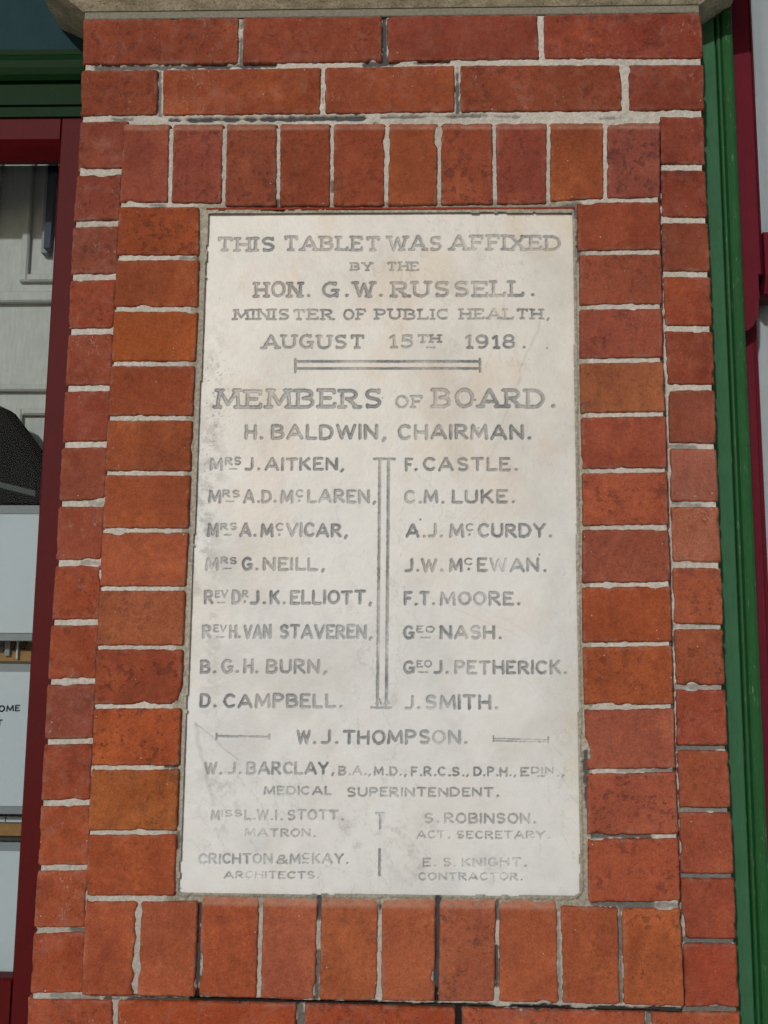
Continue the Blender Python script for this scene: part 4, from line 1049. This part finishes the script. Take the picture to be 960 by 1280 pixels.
def ribbon(b, pts, w_, y, t=.0006):
    for (ax, az), (bx, bz) in zip(pts[:-1], pts[1:]):
        L = math.hypot(bx - ax, bz - az) or 1e-6; ux, uz = (bx - ax) / L, (bz - az) / L; nx, nz = -uz * w_ / 2, ux * w_ / 2
        ex, ez = ux * w_ * .35, uz * w_ * .35; i = len(b.v)
        q = [(ax - ex + nx, az - ez + nz), (bx + ex + nx, bz + ez + nz), (bx + ex - nx, bz + ez - nz), (ax - ex - nx, az - ez - nz)]
        b.v += [(x, y, z) for x, z in q] + [(x, y + t, z) for x, z in q]
        b.f += [(i, i + 1, i + 2, i + 3), (i + 4, i + 7, i + 6, i + 5)] + [(i + k, i + 4 + k, i + 4 + (k + 1) % 4, i + (k + 1) % 4) for k in range(4)]

def notice(z0, z1, label, text=None):
    r = empty('notice_holder', (-.70, .16, z0), label, 'notice', 'white notices behind the left window')
    b = MB(); b.box(-1.0, -.520, .163, .170, z0, z1, .001); b.build('holder_plate', M_GREY, r)
    b = MB(); b.box(-.99, -.522, .1605, .1628, z0 + .0125, z1 - .0125); s = b.build('paper_sheet', M_SHEET, r)
    if text:
        b = MB()
        for (t, x0, x1, zb0, zb1, cap_) in text:
            segs, sw = layout(t, x0, x1, zb0, zb1, cap_, 0)
            for sg in segs: ribbon(b, sg, .0019, .1596)
        b.build('printed_lettering', M_INK, r)
    return r
n1_ = notice(-.1945, .0213, 'blank white notice behind the left window, directly below the black bag')
b = MB(); b.box(-1.0, -.520, .1585, .1628, .0070, .0090); b.build('edge_line', M_GREY, n1_)
notice(-.4584, -.2300, 'white notice with the dark letters OME behind the left window, middle of the three', [('OME', -.6032, -.5690, -.3049, -.3027, .0105), ('T', -.6043, -.5949, -.3262, -.3255, .0100)])
notice(-.70, -.5000, 'blank white notice behind the left window, lowest of the three')
def shelf(z0, z1, label, kinds):
    r = empty('display_shelf', (-.70, .185, z0), label, 'shelf', 'shelves between the notices')
    b = MB(); b.box(-1.0, -.520, .178, .250, z0, z0 + .004); b.build('shelf_board', plain_material('shelf_edge_dark', (60, 60, 58), 1.1, .6), r)
    b = MB(); b.box(-1.0, -.520, .205, .215, z0 + .004, z0 + (z1 - z0) * .62); b.build('pine_strip', M_BROWN, r)
    b = MB(); b.box(-1.0, -.520, .216, .224, z0 + .004, z1 + .02); b.build('back_panel', plain_material('shelf_back_grey', (112, 110, 102), 1.1, .7, .3, 60), r)
    for (x0, x1, za, zb, mt) in kinds:
        b = MB(); b.box(x0, x1, .198, .204, za, zb, .0006); b.build('leaflet', mt, r)
shelf(-.2296, -.1950, 'narrow shelf with pine strip and dark leaflets between the upper two notices',
      [(-.640, -.6150, -.2100, -.19, M_BLUE), (-.6135, -.6050, -.2170, -.19, M_GREY), (-.6040, -.5960, -.2080, -.19, M_BLACK), (-.5945, -.5915, -.2215, -.193, M_SHEET), (-.5895, -.5790, -.2060, -.19, M_BLACK)])
shelf(-.4995, -.4590, 'narrow shelf with pine strip and pale leaflets between the lower two notices',
      [(-.640, -.5960, -.4745, -.4655, M_SHEET), (-.5945, -.5600, -.4745, -.4655, M_SHEET)])

# ---------------------------------------------------------------- right: green architrave and maroon sash window
arch = empty('green_architrave', (.52, .066, GZ), 'tall green painted timber architrave with grooves, right of the brick pier', 'architrave')
b = MB(); b.extrude([(.470, .11), (.470, .072), (.4985, .070), (.5125, .0665), (.5128, .11)], GZ, 1.02); b.build('flat_fillet', M_GREEN_F, arch)
b = MB(); b.extrude([(.5129, .11), (.5129, .0745), (.5158, .0745), (.5162, .0665), (.5175, .0645), (.5200, .0640), (.5216, .0655), (.5220, .0720), (.5223, .11)], GZ, 1.02); b.build('bead', M_GREEN, arch)
b = MB(); b.extrude([(.5224, .11), (.5224, .0700), (.5245, .0640), (.5275, .0620), (.5360, .0620), (.5395, .0632), (.5410, .0660), (.5410, .11)], GZ, 1.02); b.build('outer_moulding', M_GREEN, arch)

sash = empty('sash_window', (.56, .10, GZ), 'maroon sash window with pale blind behind its panes, at the right edge', 'window')
b = MB(); b.extrude([(.5415, .135), (.5415, .100), (.5772, .100), (.5778, .1035), (.5800, .1035), (.5806, .100), (.5850, .106), (.5862, .135)], .380, 1.02); b.build('upper_stile', M_MAROON2, sash)
b = MB(); b.extrude([(.378, .100), (.446, .100), (.450, .104), (.450, .135), (.352, .135), (.352, .112)], .5864, 1.4, 'x'); b.build('meeting_rail', M_MAROON2, sash)
b = MB()   # curved horn under the upper stile
hp = [(.5416, .380), (.5752, .380), (.5748, .345), (.5735, .325), (.5700, .308), (.5640, .296), (.5560, .290), (.5490, .287), (.5416, .286)]
n_ = len(hp); b.v = [(x, .100, z) for x, z in hp] + [(x, .135, z) for x, z in hp]
b.f = [tuple(range(n_)), tuple(range(2 * n_ - 1, n_ - 1, -1))] + [(k, (k + 1) % n_, n_ + (k + 1) % n_, n_ + k) for k in range(n_)]
b.build('horn', M_MAROON2, sash)
b = MB(); b.box(.5864, 1.4, .118, .121, .448, 1.02); b.build('upper_pane', M_GLASS, sash)
b = MB(); b.extrude([(.5415, .170), (.5415, .138), (.5745, .138), (.5765, .141), (.5815, .142), (.5840, .148), (.5842, .170)], GZ + .35, .378); b.build('lower_stile', M_MAROON2, sash)
b = MB(); b.box(.5843, 1.4, .150, .153, GZ + .40, .378); b.build('lower_pane', M_GLASS, sash)
b = MB(); b.box(.5843, 1.4, .138, .170, .353, .3775); b.build('lower_top_rail', plain_material('brown_dusty_paint', (92, 60, 54), 1.1, .8), sash)
b = MB(); b.box(.5415, 1.4, .10, .20, GZ, GZ + .35); b.build('sill_panel', M_MAROON2, sash)
b = MB(); b.box(1.4, 1.48, .08, .20, GZ, 1.02); b.build('outer_jamb', M_GREEN, sash)
# pleated pale blind hanging behind the panes
b = MB(); n_ = 90; V = []
for i in range(n_ + 1):
    x = .568 + (1.42 - .568) * i / n_; y = .190 + .006 * math.sin(i * 1.1) + .003 * math.sin(i * .37); V.append((x, y))
for z in (GZ + .36, 1.02): b.v += [(x, y, z) for x, y in V]
for z in (GZ + .36, 1.02): b.v += [(x, y + .002, z) for x, y in V]
m_ = n_ + 1
for i in range(n_): b.f += [(i, i + 1, m_ + i + 1, m_ + i), (2 * m_ + i, 3 * m_ + i, 3 * m_ + i + 1, 2 * m_ + i + 1)]
bl = b.build('window_blind', M_BLIND, None, True, False); tag(bl, 'pale hanging blind behind the panes of the right sash window', 'blind')
slab('wall', -3.2, -1.6205, .09, .30, GZ, 1.6, M_ROOM); slab('wall', 1.4805, 3.2, .09, .30, GZ, 1.6, M_ROOM)
b = MB(); b.box(-3.2, 3.2, -1.25, .088, 1.50, 1.60); o = b.build('ceiling', plain_material('shade_canopy_boards', (150, 148, 140), 1.0, .7, .15, 20)); o['kind'] = 'structure'  # unseen canopy added to cut skylight on the upper wall
slab('beam', .4195, 3.2, .122, .41, 1.0205, 1.6, M_ROOM);
